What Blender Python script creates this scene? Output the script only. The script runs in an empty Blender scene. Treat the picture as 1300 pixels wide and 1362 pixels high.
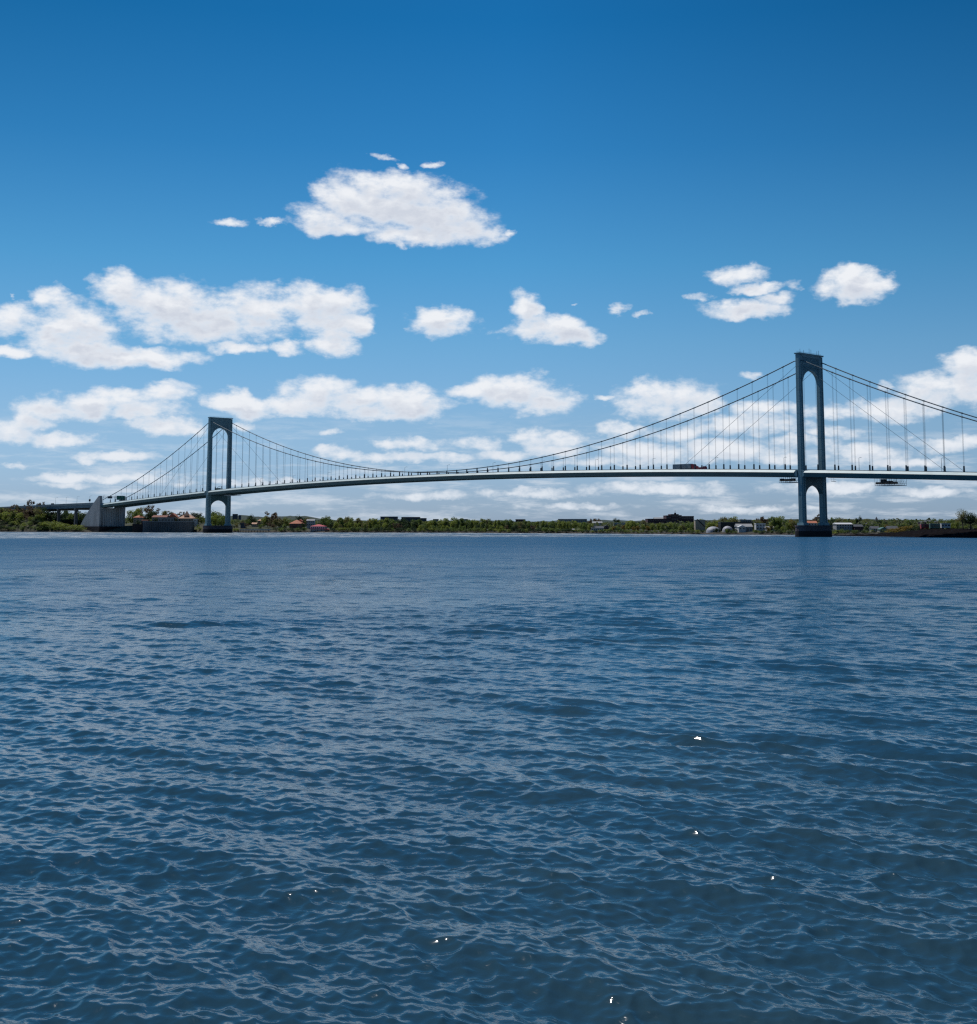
import bpy, math, random
import numpy as np
from mathutils import Vector, Matrix

# ------------------------------------------------------------------ camera
F_PX, CX, CY, CAM_H, PITCH = 1804.17, 683.5, 479.8, 6.74, 0.1212
scene = bpy.context.scene
COL = scene.collection
cam = bpy.data.cameras.new("camera")
camo = bpy.data.objects.new("camera", cam)
COL.objects.link(camo)
camo.location = (0, 0, CAM_H)
camo.rotation_euler = (math.pi / 2 + PITCH, 0, 0)
cam.sensor_fit = 'HORIZONTAL'
cam.sensor_width = 36
cam.lens = 36 * F_PX / 1300
cam.shift_x = (650 - CX) / 1300
cam.shift_y = -(681 - CY) / 1300
cam.clip_start = 0.5
cam.clip_end = 80000
scene.camera = camo

# ------------------------------------------------------------------ light
SUN_EL, SUN_AZ = math.radians(60), math.radians(-52)      # azimuth from +Y towards +X
sd = Vector((math.sin(SUN_AZ) * math.cos(SUN_EL), math.cos(SUN_AZ) * math.cos(SUN_EL), math.sin(SUN_EL)))
sl = bpy.data.lights.new("sun", 'SUN')
sl.energy = 3.2
sl.angle = math.radians(0.5)
sl.color = (1.0, 0.96, 0.9)
slo = bpy.data.objects.new("sun", sl)
COL.objects.link(slo)
slo.rotation_euler = sd.to_track_quat('Z', 'Y').to_euler()
slo.location = (0, 0, 300)

scene.view_settings.view_transform = 'Standard'
scene.view_settings.look = 'None'
scene.view_settings.gamma = 1
scene.view_settings.exposure = 0
scene.render.engine = 'CYCLES'
scene.cycles.max_bounces = 6
scene.cycles.use_denoising = False
scene.cycles.sample_clamp_indirect = 6
scene.cycles.filter_width = 1.3


def pix_dir(u, v):
    """direction of a point of the photograph (1300 px wide) in the world"""
    x, y, z = (u - CX) / F_PX, 1.0, -(v - CY) / F_PX
    c, s = math.cos(PITCH), math.sin(PITCH)
    return Vector((x, y * c - z * s, y * s + z * c)).normalized()


def azel(u, v):
    d = pix_dir(u, v)
    return math.atan2(d.x, d.y), math.asin(d.z)


def X_at(u, Y):
    d = pix_dir(u, 700)
    return d.x / d.y * Y


def Z_at(v, Y, u=650):
    d = pix_dir(u, v)
    return CAM_H + d.z / d.y * Y


# ------------------------------------------------------------------ sky with cumulus clouds
CLOUDS = [  # u, v, half width, half height, weight
    (530, 280, 120, 37, 1), (592, 292, 78, 33, 1), (468, 303, 60, 12, 1), (560, 314, 84, 13, 1), (468, 262, 52, 32, 1), (440, 297, 52, 19, 1), (625, 305, 42, 22, 1),
    (510, 248, 66, 20, 1), (538, 324, 13, 8, .8), (560, 262, 60, 28, 1), (502, 212, 15, 6, .9), (524, 220, 11, 6, .75), (572, 219, 20, 6, .8),
    (298, 296, 32, 7, .88), (362, 296, 26, 5, .8), (672, 308, 9, 6, .8),
    (160, 386, 42, 25, 1), (215, 408, 82, 34, 1), (270, 428, 88, 30, 1), (340, 415, 66, 36, 1), (400, 405, 38, 32, 1),
    (440, 415, 52, 36, 1), (480, 430, 24, 18, 1), (445, 455, 42, 20, 1), (312, 464, 46, 10, .9), (380, 464, 28, 10, .9),
    (95, 430, 66, 34, 1), (68, 394, 27, 18, .9), (20, 425, 46, 22, 1), (12, 464, 32, 10, .95), (120, 466, 66, 22, 1),
    (205, 473, 74, 15, 1), (60, 452, 48, 22, 1), (18, 393, 5, 4, .4),
    (588, 428, 52, 17, 1), (577, 420, 34, 15, 1), (546, 433, 12, 6, .8),
    (725, 437, 56, 20, 1), (762, 447, 40, 15, 1), (698, 412, 22, 24, 1), (694, 396, 10, 10, .8), (676, 441, 36, 7, .8),
    (825, 409, 18, 10, .95), (858, 416, 18, 4, .6), (768, 402, 6, 3, .4),
    (984, 367, 44, 14, 1), (1018, 383, 44, 8, 1), (992, 410, 66, 14, 1), (933, 394, 22, 8, .8), (1064, 380, 15, 10, .8), (1040, 396, 36, 10, .8),
    (1137, 379, 48, 23, 1), (1124, 370, 30, 17, 1), (1160, 376, 26, 17, 1),
    (60, 542, 46, 20, 1), (112, 536, 56, 20, 1), (190, 541, 66, 17, 1), (172, 525, 76, 13, 1), (222, 520, 40, 14, 1), (218, 567, 56, 14, 1),
    (18, 572, 50, 15, 1), (90, 582, 54, 11, 1), (42, 560, 36, 14, 1), (118, 578, 14, 8, .8),
    (300, 532, 36, 15, 1), (338, 541, 36, 15, 1), (424, 520, 56, 25, 1), (470, 530, 66, 22, 1), (540, 535, 62, 24, 1),
    (395, 537, 66, 15, 1), (325, 564, 26, 8, .8), (500, 549, 60, 12, 1), (570, 530, 30, 12, .9),
    (685, 521, 70, 29, 1), (722, 530, 46, 22, 1), (628, 520, 36, 12, .9), (660, 510, 34, 18, 1),
    (885, 529, 66, 28, 1), (868, 518, 34, 18, 1), (806, 526, 22, 5, .8), (930, 535, 26, 18, 1),
    (1245, 518, 66, 25, 1), (1296, 490, 50, 26, 1), (1172, 542, 80, 17, 1), (1290, 520, 46, 22, 1), (1118, 548, 66, 11, .8), (1000, 499, 20, 9, .8), (1180, 512, 18, 12, .8),
    (447, 574, 19, 7, .9), (450, 604, 34, 10, .8), (540, 593, 50, 11, .9), (530, 610, 70, 9, .7), (640, 590, 44, 13, .8),
    (728, 583, 46, 14, 1), (740, 598, 44, 12, .9), (600, 610, 60, 9, .7), (670, 605, 60, 10, .8),
    (150, 607, 58, 8, .9), (118, 612, 22, 7, .9), (14, 617, 19, 7, .9), (110, 636, 80, 8, .9), (200, 634, 66, 10, .8), (90, 645, 60, 6, .6), (230, 640, 50, 8, .6),
    (822, 572, 36, 14, .9), (872, 600, 90, 17, .9), (990, 566, 90, 16, .9), (960, 600, 110, 18, .9), (1024, 545, 60, 12, .8), (900, 575, 50, 13, .8),
    (1150, 602, 80, 14, .8), (1262, 590, 70, 13, .9), (1060, 590, 60, 12, .8), (1120, 575, 60, 10, .7), (1210, 616, 80, 10, .8), (800, 615, 90, 9, .7), (1040, 612, 90, 10, .7),
    (350, 640, 100, 6, .55), (560, 658, 100, 7, .6), (700, 655, 90, 8, .7), (870, 650, 120, 10, .8), (1100, 650, 120, 9, .75), (1240, 655, 80, 8, .7), (400, 662, 40, 5, .5), (760, 672, 120, 7, .6), (1000, 675, 140, 7, .6),
]
GREYS = [(550, 290, 70, 20), (615, 300, 36, 16), (255, 425, 72, 14), (420, 432, 50, 12), (120, 462, 70, 9), (130, 545, 80, 10), (480, 541, 80, 9), (590, 432, 40, 7), (700, 535, 60, 9),
         (750, 448, 42, 8), (1000, 412, 40, 7), (1140, 388, 30, 9), (1240, 532, 70, 9), (890, 540, 50, 9), (50, 440, 40, 9)]

world = bpy.data.worlds.new("World")
scene.world = world
world.use_nodes = True
nt = world.node_tree
nt.nodes.clear()


class NG:
    def __init__(s, nt):
        s.nt = nt

    def _in(s, sock, v):
        if isinstance(v, bpy.types.NodeSocket):
            s.nt.links.new(v, sock)
        elif v is not None:
            sock.default_value = v

    def math(s, op, a, b=None, c=None, clamp=False):
        n = s.nt.nodes.new('ShaderNodeMath')
        n.operation = op
        n.use_clamp = clamp
        for i, v in enumerate((a, b, c)):
            if v is not None:
                s._in(n.inputs[i], v)
        return n.outputs[0]

    def vec(s, op, a, b=None, c=None):
        n = s.nt.nodes.new('ShaderNodeVectorMath')
        n.operation = op
        for i, v in enumerate((a, b, c)):
            if v is not None:
                s._in(n.inputs[i], v)
        return n.outputs['Value'] if op in ('DOT_PRODUCT', 'LENGTH') else n.outputs[0]

    def noise(s, vec, scale, detail=4, rough=.5, dist=0, out='Fac', dims='3D'):
        n = s.nt.nodes.new('ShaderNodeTexNoise')
        n.noise_dimensions = dims
        s._in(n.inputs['Vector'], vec)
        n.inputs['Scale'].default_value = scale
        n.inputs['Detail'].default_value = detail
        n.inputs['Roughness'].default_value = rough
        n.inputs['Distortion'].default_value = dist
        return n.outputs[out]

    def mapr(s, v, a, b, c=0, d=1, smooth=False):
        n = s.nt.nodes.new('ShaderNodeMapRange')
        n.interpolation_type = 'SMOOTHSTEP' if smooth else 'LINEAR'
        s._in(n.inputs[0], v)
        for i, x in enumerate((a, b, c, d)):
            n.inputs[i + 1].default_value = x
        return n.outputs[0]

    def mix(s, f, a, b, mode='MIX'):
        n = s.nt.nodes.new('ShaderNodeMix')
        n.data_type = 'RGBA'
        n.blend_type = mode
        s._in(n.inputs[0], f)
        s._in(n.inputs[6], a)
        s._in(n.inputs[7], b)
        return n.outputs[2]

    def ramp(s, f, stops):
        n = s.nt.nodes.new('ShaderNodeValToRGB')
        s._in(n.inputs[0], f)
        el = n.color_ramp.elements
        while len(el) < len(stops):
            el.new(0.5)
        for e, (p, c) in zip(el, stops):
            e.position = p
            e.color = (*c, 1)
        return n.outputs[0]

    def xyz(s, x, y, z):
        n = s.nt.nodes.new('ShaderNodeCombineXYZ')
        for i, v in enumerate((x, y, z)):
            s._in(n.inputs[i], v)
        return n.outputs[0]


g = NG(nt)
tc = nt.nodes.new('ShaderNodeTexCoord')
D = tc.outputs['Generated']
sep = nt.nodes.new('ShaderNodeSeparateXYZ')
nt.links.new(D, sep.inputs[0])
az = g.math('ARCTAN2', sep.outputs[0], sep.outputs[1])
el = g.math('ARCSINE', sep.outputs[2])
sky = nt.nodes.new('ShaderNodeTexSky')
sky.sky_type = 'NISHITA'
sky.sun_disc = False
sky.sun_elevation = SUN_EL
sky.sun_rotation = SUN_AZ
sky.air_density = 1.0
sky.dust_density = 0.6
sky.ozone_density = 2.0
# a polarising, deepening tint of the clear sky with height
tint = g.ramp(g.math('MULTIPLY', el, 1 / 0.8), [
    (0.0, (.56, .80, 1.38)), (.03, (.50, .72, 1.22)), (.09, (.52, .74, 1.06)), (.165, (.41, .75, 1.0)), (.24, (.265, .72, .975)), (.345, (.123, .577, .88)), (.46, (.05, .475, .78)), (1.0, (.06, .33, .62))])
clear = g.mix(1.0, sky.outputs[0], tint, 'MULTIPLY')
pol = g.math('MAXIMUM', g.math('MULTIPLY_ADD', g.math('MULTIPLY', g.math('ABSOLUTE', az), el), -1.6, 1.0), .62)
clear = g.vec('MULTIPLY', clear, g.xyz(pol, pol, pol))
# angular position, gently warped, so that outlines billow
P0 = g.xyz(az, el, 0.0)
stretch = g.vec('MULTIPLY', P0, (1.0, 1.7, 1.0))
w1 = g.noise(stretch, 16, 3, .55, 0, 'Color')
w2 = g.noise(stretch, 70, 4, .6, 0, 'Color')
warp = g.vec('MULTIPLY_ADD', g.vec('SUBTRACT', w1, (.5, .5, .5)), (.034, .014, 0), P0)
P = g.vec('MULTIPLY_ADD', g.vec('SUBTRACT', w2, (.5, .5, .5)), (.017, .009, 0), warp)


def field(items, P):
    acc = None
    for it in items:
        u, v, ru, rv = it[:4]
        w = it[4] if len(it) > 4 else 1
        if ru * rv < 260:
            w *= .68
        a0, e0 = azel(u, v)
        a1, _ = azel(u + ru * 1.04, v)
        _, e1 = azel(u, v - rv * 1.06)
        sa, se = 1 / (a1 - a0), 1 / (e1 - e0)
        q = g.vec('MULTIPLY_ADD', P, (sa, se, 0), (-a0 * sa, -e0 * se, 0))
        d = g.math('SUBTRACT', w, g.vec('DOT_PRODUCT', q, q))
        acc = d if acc is None else g.math('SMOOTH_MAX', acc, d, .22)
    return acc


def density(off):
    """cloud thickness along a direction, off = small angular offset"""
    p0 = g.vec('ADD', P0, (off[0], off[1], 0)) if off else P0
    p = g.vec('ADD', P, (off[0], off[1], 0)) if off else P
    st = g.vec('MULTIPLY', p0, (1.0, 1.7, 1.0))
    f1 = g.noise(st, 58, 5, .58)
    f2 = g.noise(st, 22, 4, .55)
    dd = g.math('MAXIMUM', field(CLOUDS, p), gen)
    dd = g.math('ADD', dd, g.math('MULTIPLY_ADD', f1, 2.2, -1.14))
    return g.math('ADD', dd, g.math('MULTIPLY_ADD', f2, 1.7, -.86)), f2


far_w = g.math('MAXIMUM', g.mapr(el, .40, .52, 0, 1, True), g.mapr(g.math('ABSOLUTE', az), .42, .55, 0, 1, True))
gen = g.mapr(g.noise(g.vec('MULTIPLY', D, (1, 1, 1.6)), 4.5, 5, .6), .56, .76, -1.6, .6)
gen = g.math('SUBTRACT', gen, g.math('MULTIPLY', g.math('SUBTRACT', 1.0, far_w), 6.0))
dens, fine2 = density(None)
dens_sun, _ = density((-.0035, .0085))
alpha = g.mapr(dens, -.30, 1.0, 0, 1, True)
# thin streaky cover just above the horizon
streak = g.noise(g.vec('MULTIPLY', P0, (1, 6, 1)), 15, 8, .66)
low = g.math('MULTIPLY', g.mapr(streak, .46, .66, 0, 1, True), g.mapr(el, .02, .10, .55, 0, True))
alpha_all = g.math('MAXIMUM', alpha, low)
# thick cloud towards the sun leaves a place in shade: bright tops, grey bases
relief = g.math('SUBTRACT', dens_sun, g.math('MULTIPLY', dens, .55))
shade = g.math('MULTIPLY', g.mapr(relief, -.45, .8, 0, 1, True), g.mapr(dens, .35, 1.2, 0, 1, True))
G = field(GREYS, P)
shade = g.math('MAXIMUM', shade, g.math('MULTIPLY', g.mapr(G, -.9, .7, 0, .8, True), g.mapr(dens, .4, 1.3, 0, 1, True)))
ccol = g.mix(shade, (8.55, 8.8, 9.2, 1), (5.6, 6.1, 7.1, 1))
hz = g.mapr(el, .0, .12, .5, 0, True)
ccol = g.mix(hz, ccol, (6.4, 7.2, 8.2, 1))
full = g.mix(alpha_all, clear, ccol)
bg = nt.nodes.new('ShaderNodeBackground')
bg.inputs['Strength'].default_value = 0.1
nt.links.new(full, bg.inputs[0])
wo = nt.nodes.new('ShaderNodeOutputWorld')
nt.links.new(bg.outputs[0], wo.inputs[0])
world.cycles.sampling_method = 'MANUAL'
world.cycles.sample_map_resolution = 256

# ------------------------------------------------------------------ materials
MATS = {}


def mat(name, col, rough=.6, metal=0, var=.25, scale=.3, col2=None, bump=0, bscale=1, spec=.5, stretch=(1, 1, 1), coords='Object'):
    m = bpy.data.materials.new(name)
    m.use_nodes = True
    t = m.node_tree
    b = t.nodes['Principled BSDF']
    q = NG(t)
    c = t.nodes.new('ShaderNodeTexCoord').outputs[coords]
    c = q.vec('MULTIPLY', c, stretch)
    c2 = col2 or tuple(x * (1 - var) for x in col)
    n = q.noise(c, scale, 5, .65)
    f = q.mapr(n, .35, .65, 0, 1)
    t.links.new(q.mix(f, (*c2, 1), (*col, 1)), b.inputs['Base Color'])
    b.inputs['Roughness'].default_value = rough
    b.inputs['Metallic'].default_value = metal
    b.inputs['Specular IOR Level'].default_value = spec
    if bump:
        bn = t.nodes.new('ShaderNodeBump')
        bn.inputs['Distance'].default_value = bump
        bn.inputs['Strength'].default_value = 1
        t.links.new(q.noise(c, bscale, 4, .6), bn.inputs['Height'])
        t.links.new(bn.outputs[0], b.inputs['Normal'])
    MATS[name] = m
    return m


m = mat('bridge_teal_paint', (.205, .345, .385), .5, 0, .25, .12, bump=.02, bscale=.8, stretch=(1, 1, .25))
# plate seams every few metres, rain streaks and rust below them
t = m.node_tree; b = t.nodes['Principled BSDF']; q = NG(t)
oc = t.nodes.new('ShaderNodeTexCoord').outputs['Object']
s3 = t.nodes.new('ShaderNodeSeparateXYZ'); t.links.new(oc, s3.inputs[0])
fr = q.math('FRACT', q.math('MULTIPLY', s3.outputs[2], 1 / 7.3))
seam = q.mapr(q.math('ABSOLUTE', q.math('SUBTRACT', fr, .5)), .0, .045, .5, 0)
streaks = q.mapr(q.noise(q.vec('MULTIPLY', oc, (1.6, 1.6, .05)), 1.0, 5, .7), .5, .72, 0, .6)
c0 = b.inputs['Base Color'].links[0].from_socket
c1 = q.mix(seam, c0, (.05, .10, .12, 1))
t.links.new(q.mix(streaks, c1, (.12, .15, .15, 1)), b.inputs['Base Color'])
mat('bridge_dark_shade_paint', (.055, .135, .155), .55, 0, .3, .1, bump=.02)  # dark steel colour that also holds the shade of downward faces
mat('fairing_paint', (.54, .66, .67), .4, 0, .2, .12)
mat('cable_paint', (.055, .10, .13), .5)
mat('hanger_paint', (.09, .15, .18), .5)
mat('sleeve_paint', (.035, .07, .09), .5)
mat('road_asphalt', (.06, .06, .062), .9)
mat('pier_granite', (.13, .105, .12), .85, 0, .45, .25, bump=.2, bscale=.6)
mat('wet_granite', (.016, .011, .013), .8, 0, .5, .4, bump=.2, bscale=.8)
mat('anchorage_concrete', (.42, .43, .44), .8, 0, .35, .12, stretch=(1, 1, .18), bump=.06, bscale=.5)
mat('wall_concrete', (.19, .19, .20), .85, 0, .45, .12, stretch=(1, 1, .25), bump=.08, bscale=.5)
mat('viaduct_steel', (.14, .20, .24), .6, 0, .3, .1)
mat('black_steel', (.02, .022, .026), .6)
mat('pale_steel', (.42, .44, .45), .5)
mat('sign_green', (.01, .19, .13), .5, var=.1)
mat('sign_dark', (.03, .06, .10), .5)
mat('lamp_steel', (.25, .28, .3), .45, .3)
mat('glass', (.03, .045, .06), .12)
mat('truck_red', (.36, .02, .03), .35, var=.1)
mat('trailer_grey', (.40, .40, .40), .45, var=.15)
mat('rubber', (.02, .02, .02), .8)
mat('white_wall', (.62, .62, .62), .7, var=.15, scale=.2)
mat('grey_wall', (.34, .35, .37), .75, var=.25, scale=.2)
mat('tan_wall', (.45, .38, .30), .75, var=.2, scale=.2)
mat('brick_dark', (.10, .045, .055), .8, var=.35, scale=.15)
mat('brick_navy', (.055, .075, .11), .7, var=.3, scale=.15)
mat('brick_red', (.30, .13, .09), .8, var=.3, scale=.2)
mat('roof_terracotta', (.56, .20, .11), .75, var=.3, scale=.3)
mat('roof_pale_terracotta', (.62, .36, .24), .75, var=.25, scale=.3)
mat('roof_slate', (.10, .11, .13), .7, var=.3, scale=.3)
mat('roof_grey', (.36, .37, .38), .7, var=.2, scale=.2)
mat('dome_skin', (.46, .46, .50), .6, var=.3, scale=.4)
mat('roof_red', (.55, .09, .10), .6, var=.2, scale=.3)
mat('roof_green', (.10, .20, .17), .6, var=.2, scale=.3)
mat('roof_white', (.74, .74, .74), .5, var=.1)
mat('bark', (.10, .075, .06), .9, var=.3, scale=1.2)
mat('rock_dark', (.014, .012, .013), 1.0, 0, .5, .35, bump=.5, bscale=.6, spec=.02)
mat('hill_green', (.035, .055, .035), .95, 0, .4, .01)
for nm, c in (('leaf_fresh', (.33, .38, .10)), ('leaf_mid', (.20, .27, .085)), ('leaf_olive', (.27, .255, .12)),
              ('leaf_dark', (.050, .088, .048)), ('leaf_bud', (.210, .150, .120)), ('leaf_gold', (.33, .235, .065)), ('leaf_mass', (.125, .155, .080))):
    m = mat(nm, c, .65, 0, .5, .35, spec=.25)
    t_ = m.node_tree
    b = t_.nodes['Principled BSDF']
    tl = t_.nodes.new('ShaderNodeBsdfTranslucent')
    src = b.inputs['Base Color'].links[0].from_socket
    t_.links.new(NG(t_).mix(1.0, src, (1.25, 1.3, .8, 1), 'MULTIPLY'), tl.inputs[0])
    ms = t_.nodes.new('ShaderNodeMixShader')
    ms.inputs[0].default_value = .42
    t_.links.new(b.outputs[0], ms.inputs[1])
    t_.links.new(tl.outputs[0], ms.inputs[2])
    t_.links.new(ms.outputs[0], t_.nodes['Material Output'].inputs[0])


# ------------------------------------------------------------------ mesh helpers
class MB:
    def __init__(s):
        s.v, s.f, s.m = [], [], []

    def add(s, verts, faces, mi=0):
        o = len(s.v)
        s.v += [tuple(p) for p in verts]
        s.f += [tuple(i + o for i in f) for f in faces]
        s.m += [mi] * len(faces)
        return s

    def box(s, x0, x1, y0, y1, z0, z1, mi=0, tx=0, ty=0):
        """box; tx, ty shrink the top"""
        return s.add([(x0, y0, z0), (x1, y0, z0), (x1, y1, z0), (x0, y1, z0), (x0 + tx, y0 + ty, z1), (x1 - tx, y0 + ty, z1), (x1 - tx, y1 - ty, z1), (x0 + tx, y1 - ty, z1)],
                     [(0, 3, 2, 1), (4, 5, 6, 7), (0, 1, 5, 4), (1, 2, 6, 5), (2, 3, 7, 6), (3, 0, 4, 7)], mi)

    def prism(s, poly, y0, y1, axis='y', mi=0):
        """polygon in (x,z) extruded along y, or (y,z) along x, or (x,y) along z"""
        n = len(poly)
        def P(a, b, c):
            return (a, c, b) if axis == 'y' else ((c, a, b) if axis == 'x' else (a, b, c))
        vs = [P(a, b, y0) for a, b in poly] + [P(a, b, y1) for a, b in poly]
        fs = [tuple(range(n)), tuple(range(2 * n - 1, n - 1, -1))] + [(i, i + n, (i + 1) % n + n, (i + 1) % n) for i in range(n)]
        return s.add(vs, fs, mi)

    def tube(s, pts, r, n=6, mi=0, cap=True):
        rs = r if isinstance(r, (list, tuple)) else [r] * len(pts)
        pts = [Vector(p) for p in pts]
        vs, fs = [], []
        for i, p in enumerate(pts):
            d = (pts[min(i + 1, len(pts) - 1)] - pts[max(i - 1, 0)]).normalized()
            a = d.cross(Vector((0, 0, 1)))
            if a.length < .05:
                a = d.cross(Vector((1, 0, 0)))
            a.normalize()
            b = d.cross(a)
            for k in range(n):
                t = 2 * math.pi * k / n
                vs.append(p + (a * math.cos(t) + b * math.sin(t)) * rs[i])
        for i in range(len(pts) - 1):
            for k in range(n):
                fs.append((i * n + k, i * n + (k + 1) % n, (i + 1) * n + (k + 1) % n, (i + 1) * n + k))
        if cap:
            fs.append(tuple(range(n - 1, -1, -1)))
            fs.append(tuple(range((len(pts) - 1) * n, len(pts) * n)))
        return s.add(vs, fs, mi)

    def build(s, name, mats, parent=None, smooth=False):
        me = bpy.data.meshes.new(name)
        me.from_pydata(s.v, [], s.f)
        for m in (mats if isinstance(mats, (list, tuple)) else [mats]):
            me.materials.append(MATS[m] if isinstance(m, str) else m)
        me.polygons.foreach_set('material_index', s.m)
        if smooth:
            me.polygons.foreach_set('use_smooth', [True] * len(s.f))
        import bmesh
        if len(s.f) < 4000:
            bm = bmesh.new()
            bm.from_mesh(me)
            bmesh.ops.recalc_face_normals(bm, faces=bm.faces)
            bm.to_mesh(me)
            bm.free()
        me.update()
        o = bpy.data.objects.new(name, me)
        COL.objects.link(o)
        if parent is not None:
            o.parent = parent
        return o


def tag(o, label=None, cat=None, group=None, kind=None):
    if label: o['label'] = label
    if cat: o['category'] = cat
    if group: o['group'] = group
    if kind: o['kind'] = kind
    return o


def empty(name, loc, rz=0, label=None, cat=None, group=None):
    o = bpy.data.objects.new(name, None)
    o.empty_display_size = 1
    COL.objects.link(o)
    o.location = loc
    o.rotation_euler = (0, 0, rz)
    return tag(o, label, cat, group)


def share(name, me, parent, loc=(0, 0, 0), rz=0, sc=(1, 1, 1)):
    o = bpy.data.objects.new(name, me)
    COL.objects.link(o)
    o.parent = parent
    o.location = loc
    o.rotation_euler = (0, 0, rz)
    o.scale = sc
    return o


def lerp_table(x, tab):
    if x <= tab[0][0]:
        return tab[0][1]
    for (a, b), (c, d) in zip(tab, tab[1:]):
        if x <= c:
            return b + (d - b) * (x - a) / (c - a)
    return tab[-1][1]


# ------------------------------------------------------------------ water
def build_water():
    rng = np.random.default_rng(7)
    dense = np.arange(-.50, .5001, .00118)
    coarse_l = np.linspace(-math.pi, -.50, 140, endpoint=False)
    coarse_r = np.linspace(.50, math.pi, 140)[1:]
    ang = np.concatenate([coarse_l, dense, coarse_r[:-1]])
    dang = np.gradient(ang)
    r = [2.0]
    while r[-1] < 16: r.append(r[-1] * 1.06)
    while r[-1] < 600: r.append(r[-1] * (1.0023 + .0045 * max(0, min(1, (r[-1] - 110) / 300))))
    while r[-1] < 2600: r.append(r[-1] * 1.03)
    while r[-1] < 7600: r.append(r[-1] * 1.2)
    r = np.array(r)
    dr = np.gradient(r)
    R, A = np.meshgrid(r, ang, indexing='ij')
    X = (R * np.sin(A)).astype(np.float32)
    Y = (R * np.cos(A)).astype(np.float32)
    sp_r = np.broadcast_to(dr[:, None], R.shape)
    sp_a = R * np.broadcast_to(np.abs(dang)[None, :], R.shape)
    SP = np.maximum(sp_r, sp_a).astype(np.float32)
    Z = np.zeros_like(X)
    DX = np.zeros_like(X)
    DY = np.zeros_like(X)
    lam = np.exp(np.linspace(math.log(.11), math.log(9.0), 280))
    lam *= np.exp(rng.normal(0, .03, lam.size))
    main = math.radians(-124)
    nr = int(np.searchsorted(r, 1200))
    x, y, s = X[:nr], Y[:nr], SP[:nr]
    # slow patches of stronger and weaker chop
    pat = 1 + .28 * np.sin(x * .045 + y * .031 + 1.3) * np.sin(x * -.02 + y * .052) + .18 * np.sin(x * .11 - y * .07 + 2)
    for i, L in enumerate(lam):
        k = 2 * math.pi / L
        spread = .34 + .26 * (L < 3) + .22 * (L < 1)
        th = main + rng.normal(0, spread)
        # steepness per component: broad peak near 2.5-5 m
        st = .0130 * math.exp(-((math.log(L / .62)) ** 2) / (2 * .95 ** 2)) + .0068 * math.exp(-((math.log(L / .27)) ** 2) / .35) + .0062 * math.exp(-((math.log(L / 4.6)) ** 2) / .3)
        a = st / k * 1.6
        ph = rng.uniform(0, 2 * math.pi)
        kx, ky = k * math.cos(th), k * math.sin(th)
        rows = int(np.searchsorted(dr, L / 2.0)) if L < 60 else nr
        rows = min(max(rows, 1), nr)
        w = np.clip((L / s[:rows] - 2.2) / 2.5, 0, 1)
        P = kx * x[:rows] + ky * y[:rows] + ph
        c, sn = np.cos(P), np.sin(P)
        aw = a * w * (pat[:rows] if L < 6 else 1)
        Z[:rows] += aw * c
        q = .80
        DX[:rows] -= q * aw * sn * math.cos(th)
        DY[:rows] -= q * aw * sn * math.sin(th)
    # single steeper wavelets rolling through the chop: centre, crest direction, length, width, height, wavelength
    for px, py, cd, ln, wd, am, wl in ((9.8, 41.5, -38, 5.5, 1.3, .21, 2.6), (5.2, 44.5, -30, 3.2, .9, .12, 2.0), (8.6, 26.5, -25, 2.2, .7, .09, 1.5), (3.4, 33.0, -20, 2.0, .6, .07, 1.3),
                                       (-9.0, 60.0, 12, 4.0, 1.2, .13, 2.4), (-4.0, 27.0, 18, 2.4, .7, .07, 1.4), (14.5, 66, -30, 6, 1.6, .18, 3.0), (-22, 95, 8, 6, 1.8, .2, 3.4), (1.5, 52, -22, 3, 1.0, .1, 2.0)):
        c0, s0 = math.cos(math.radians(cd)), math.sin(math.radians(cd))
        a_ = (x - px) * c0 + (y - py) * s0
        b_ = -(x - px) * s0 + (y - py) * c0 + .25 * np.sin(a_ * .9)
        env = .62 * am * np.exp(-(a_ / ln) ** 2 - (b_ / (wd * 2.0)) ** 2) * (1 + .35 * np.sin(a_ * 2.1 + b_))
        Z[:nr] += env * np.cos(2 * math.pi * b_ / wl)
        DX[:nr] += -s0 * -env * .8 * np.sin(2 * math.pi * b_ / wl)
        DY[:nr] += c0 * -env * .8 * np.sin(2 * math.pi * b_ / wl)
    X += DX; Y += DY
    co = np.stack([X, Y, Z], -1).reshape(-1, 3).astype(np.float32)
    nR, nA = R.shape
    i = np.arange(nR - 1)[:, None] * nA
    j = np.arange(nA)[None, :]
    j2 = (j + 1) % nA
    fa = np.stack([i + j, i + nA + j, i + nA + j2, i + j2], -1).reshape(-1, 4)[:, ::-1]
    co = np.vstack([co, [[0, 0, 0]]]).astype(np.float32)
    me = bpy.data.meshes.new('water')
    nf = fa.shape[0]
    c_i = len(co) - 1
    tri = np.stack([np.arange(nA), (np.arange(nA) + 1) % nA, np.full(nA, c_i)], -1)
    me.vertices.add(len(co))
    me.vertices.foreach_set('co', co.ravel())
    loops = np.concatenate([fa.ravel(), tri[:, ::-1].ravel()]).astype(np.int32)
    me.loops.add(len(loops))
    me.loops.foreach_set('vertex_index', loops)
    starts = np.concatenate([np.arange(nf) * 4, nf * 4 + np.arange(nA) * 3]).astype(np.int32)
    me.polygons.add(nf + nA)
    me.polygons.foreach_set('loop_start', starts)
    me.update(calc_edges=True)
    me.polygons.foreach_set('use_smooth', np.ones(nf + nA, bool))
    if me.polygons[nf // 2].normal.z < 0:
        me.flip_normals()
    o = bpy.data.objects.new('water', me)
    COL.objects.link(o)
    tag(o, kind='structure')
    m = bpy.data.materials.new('water')
    m.use_nodes = True
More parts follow.
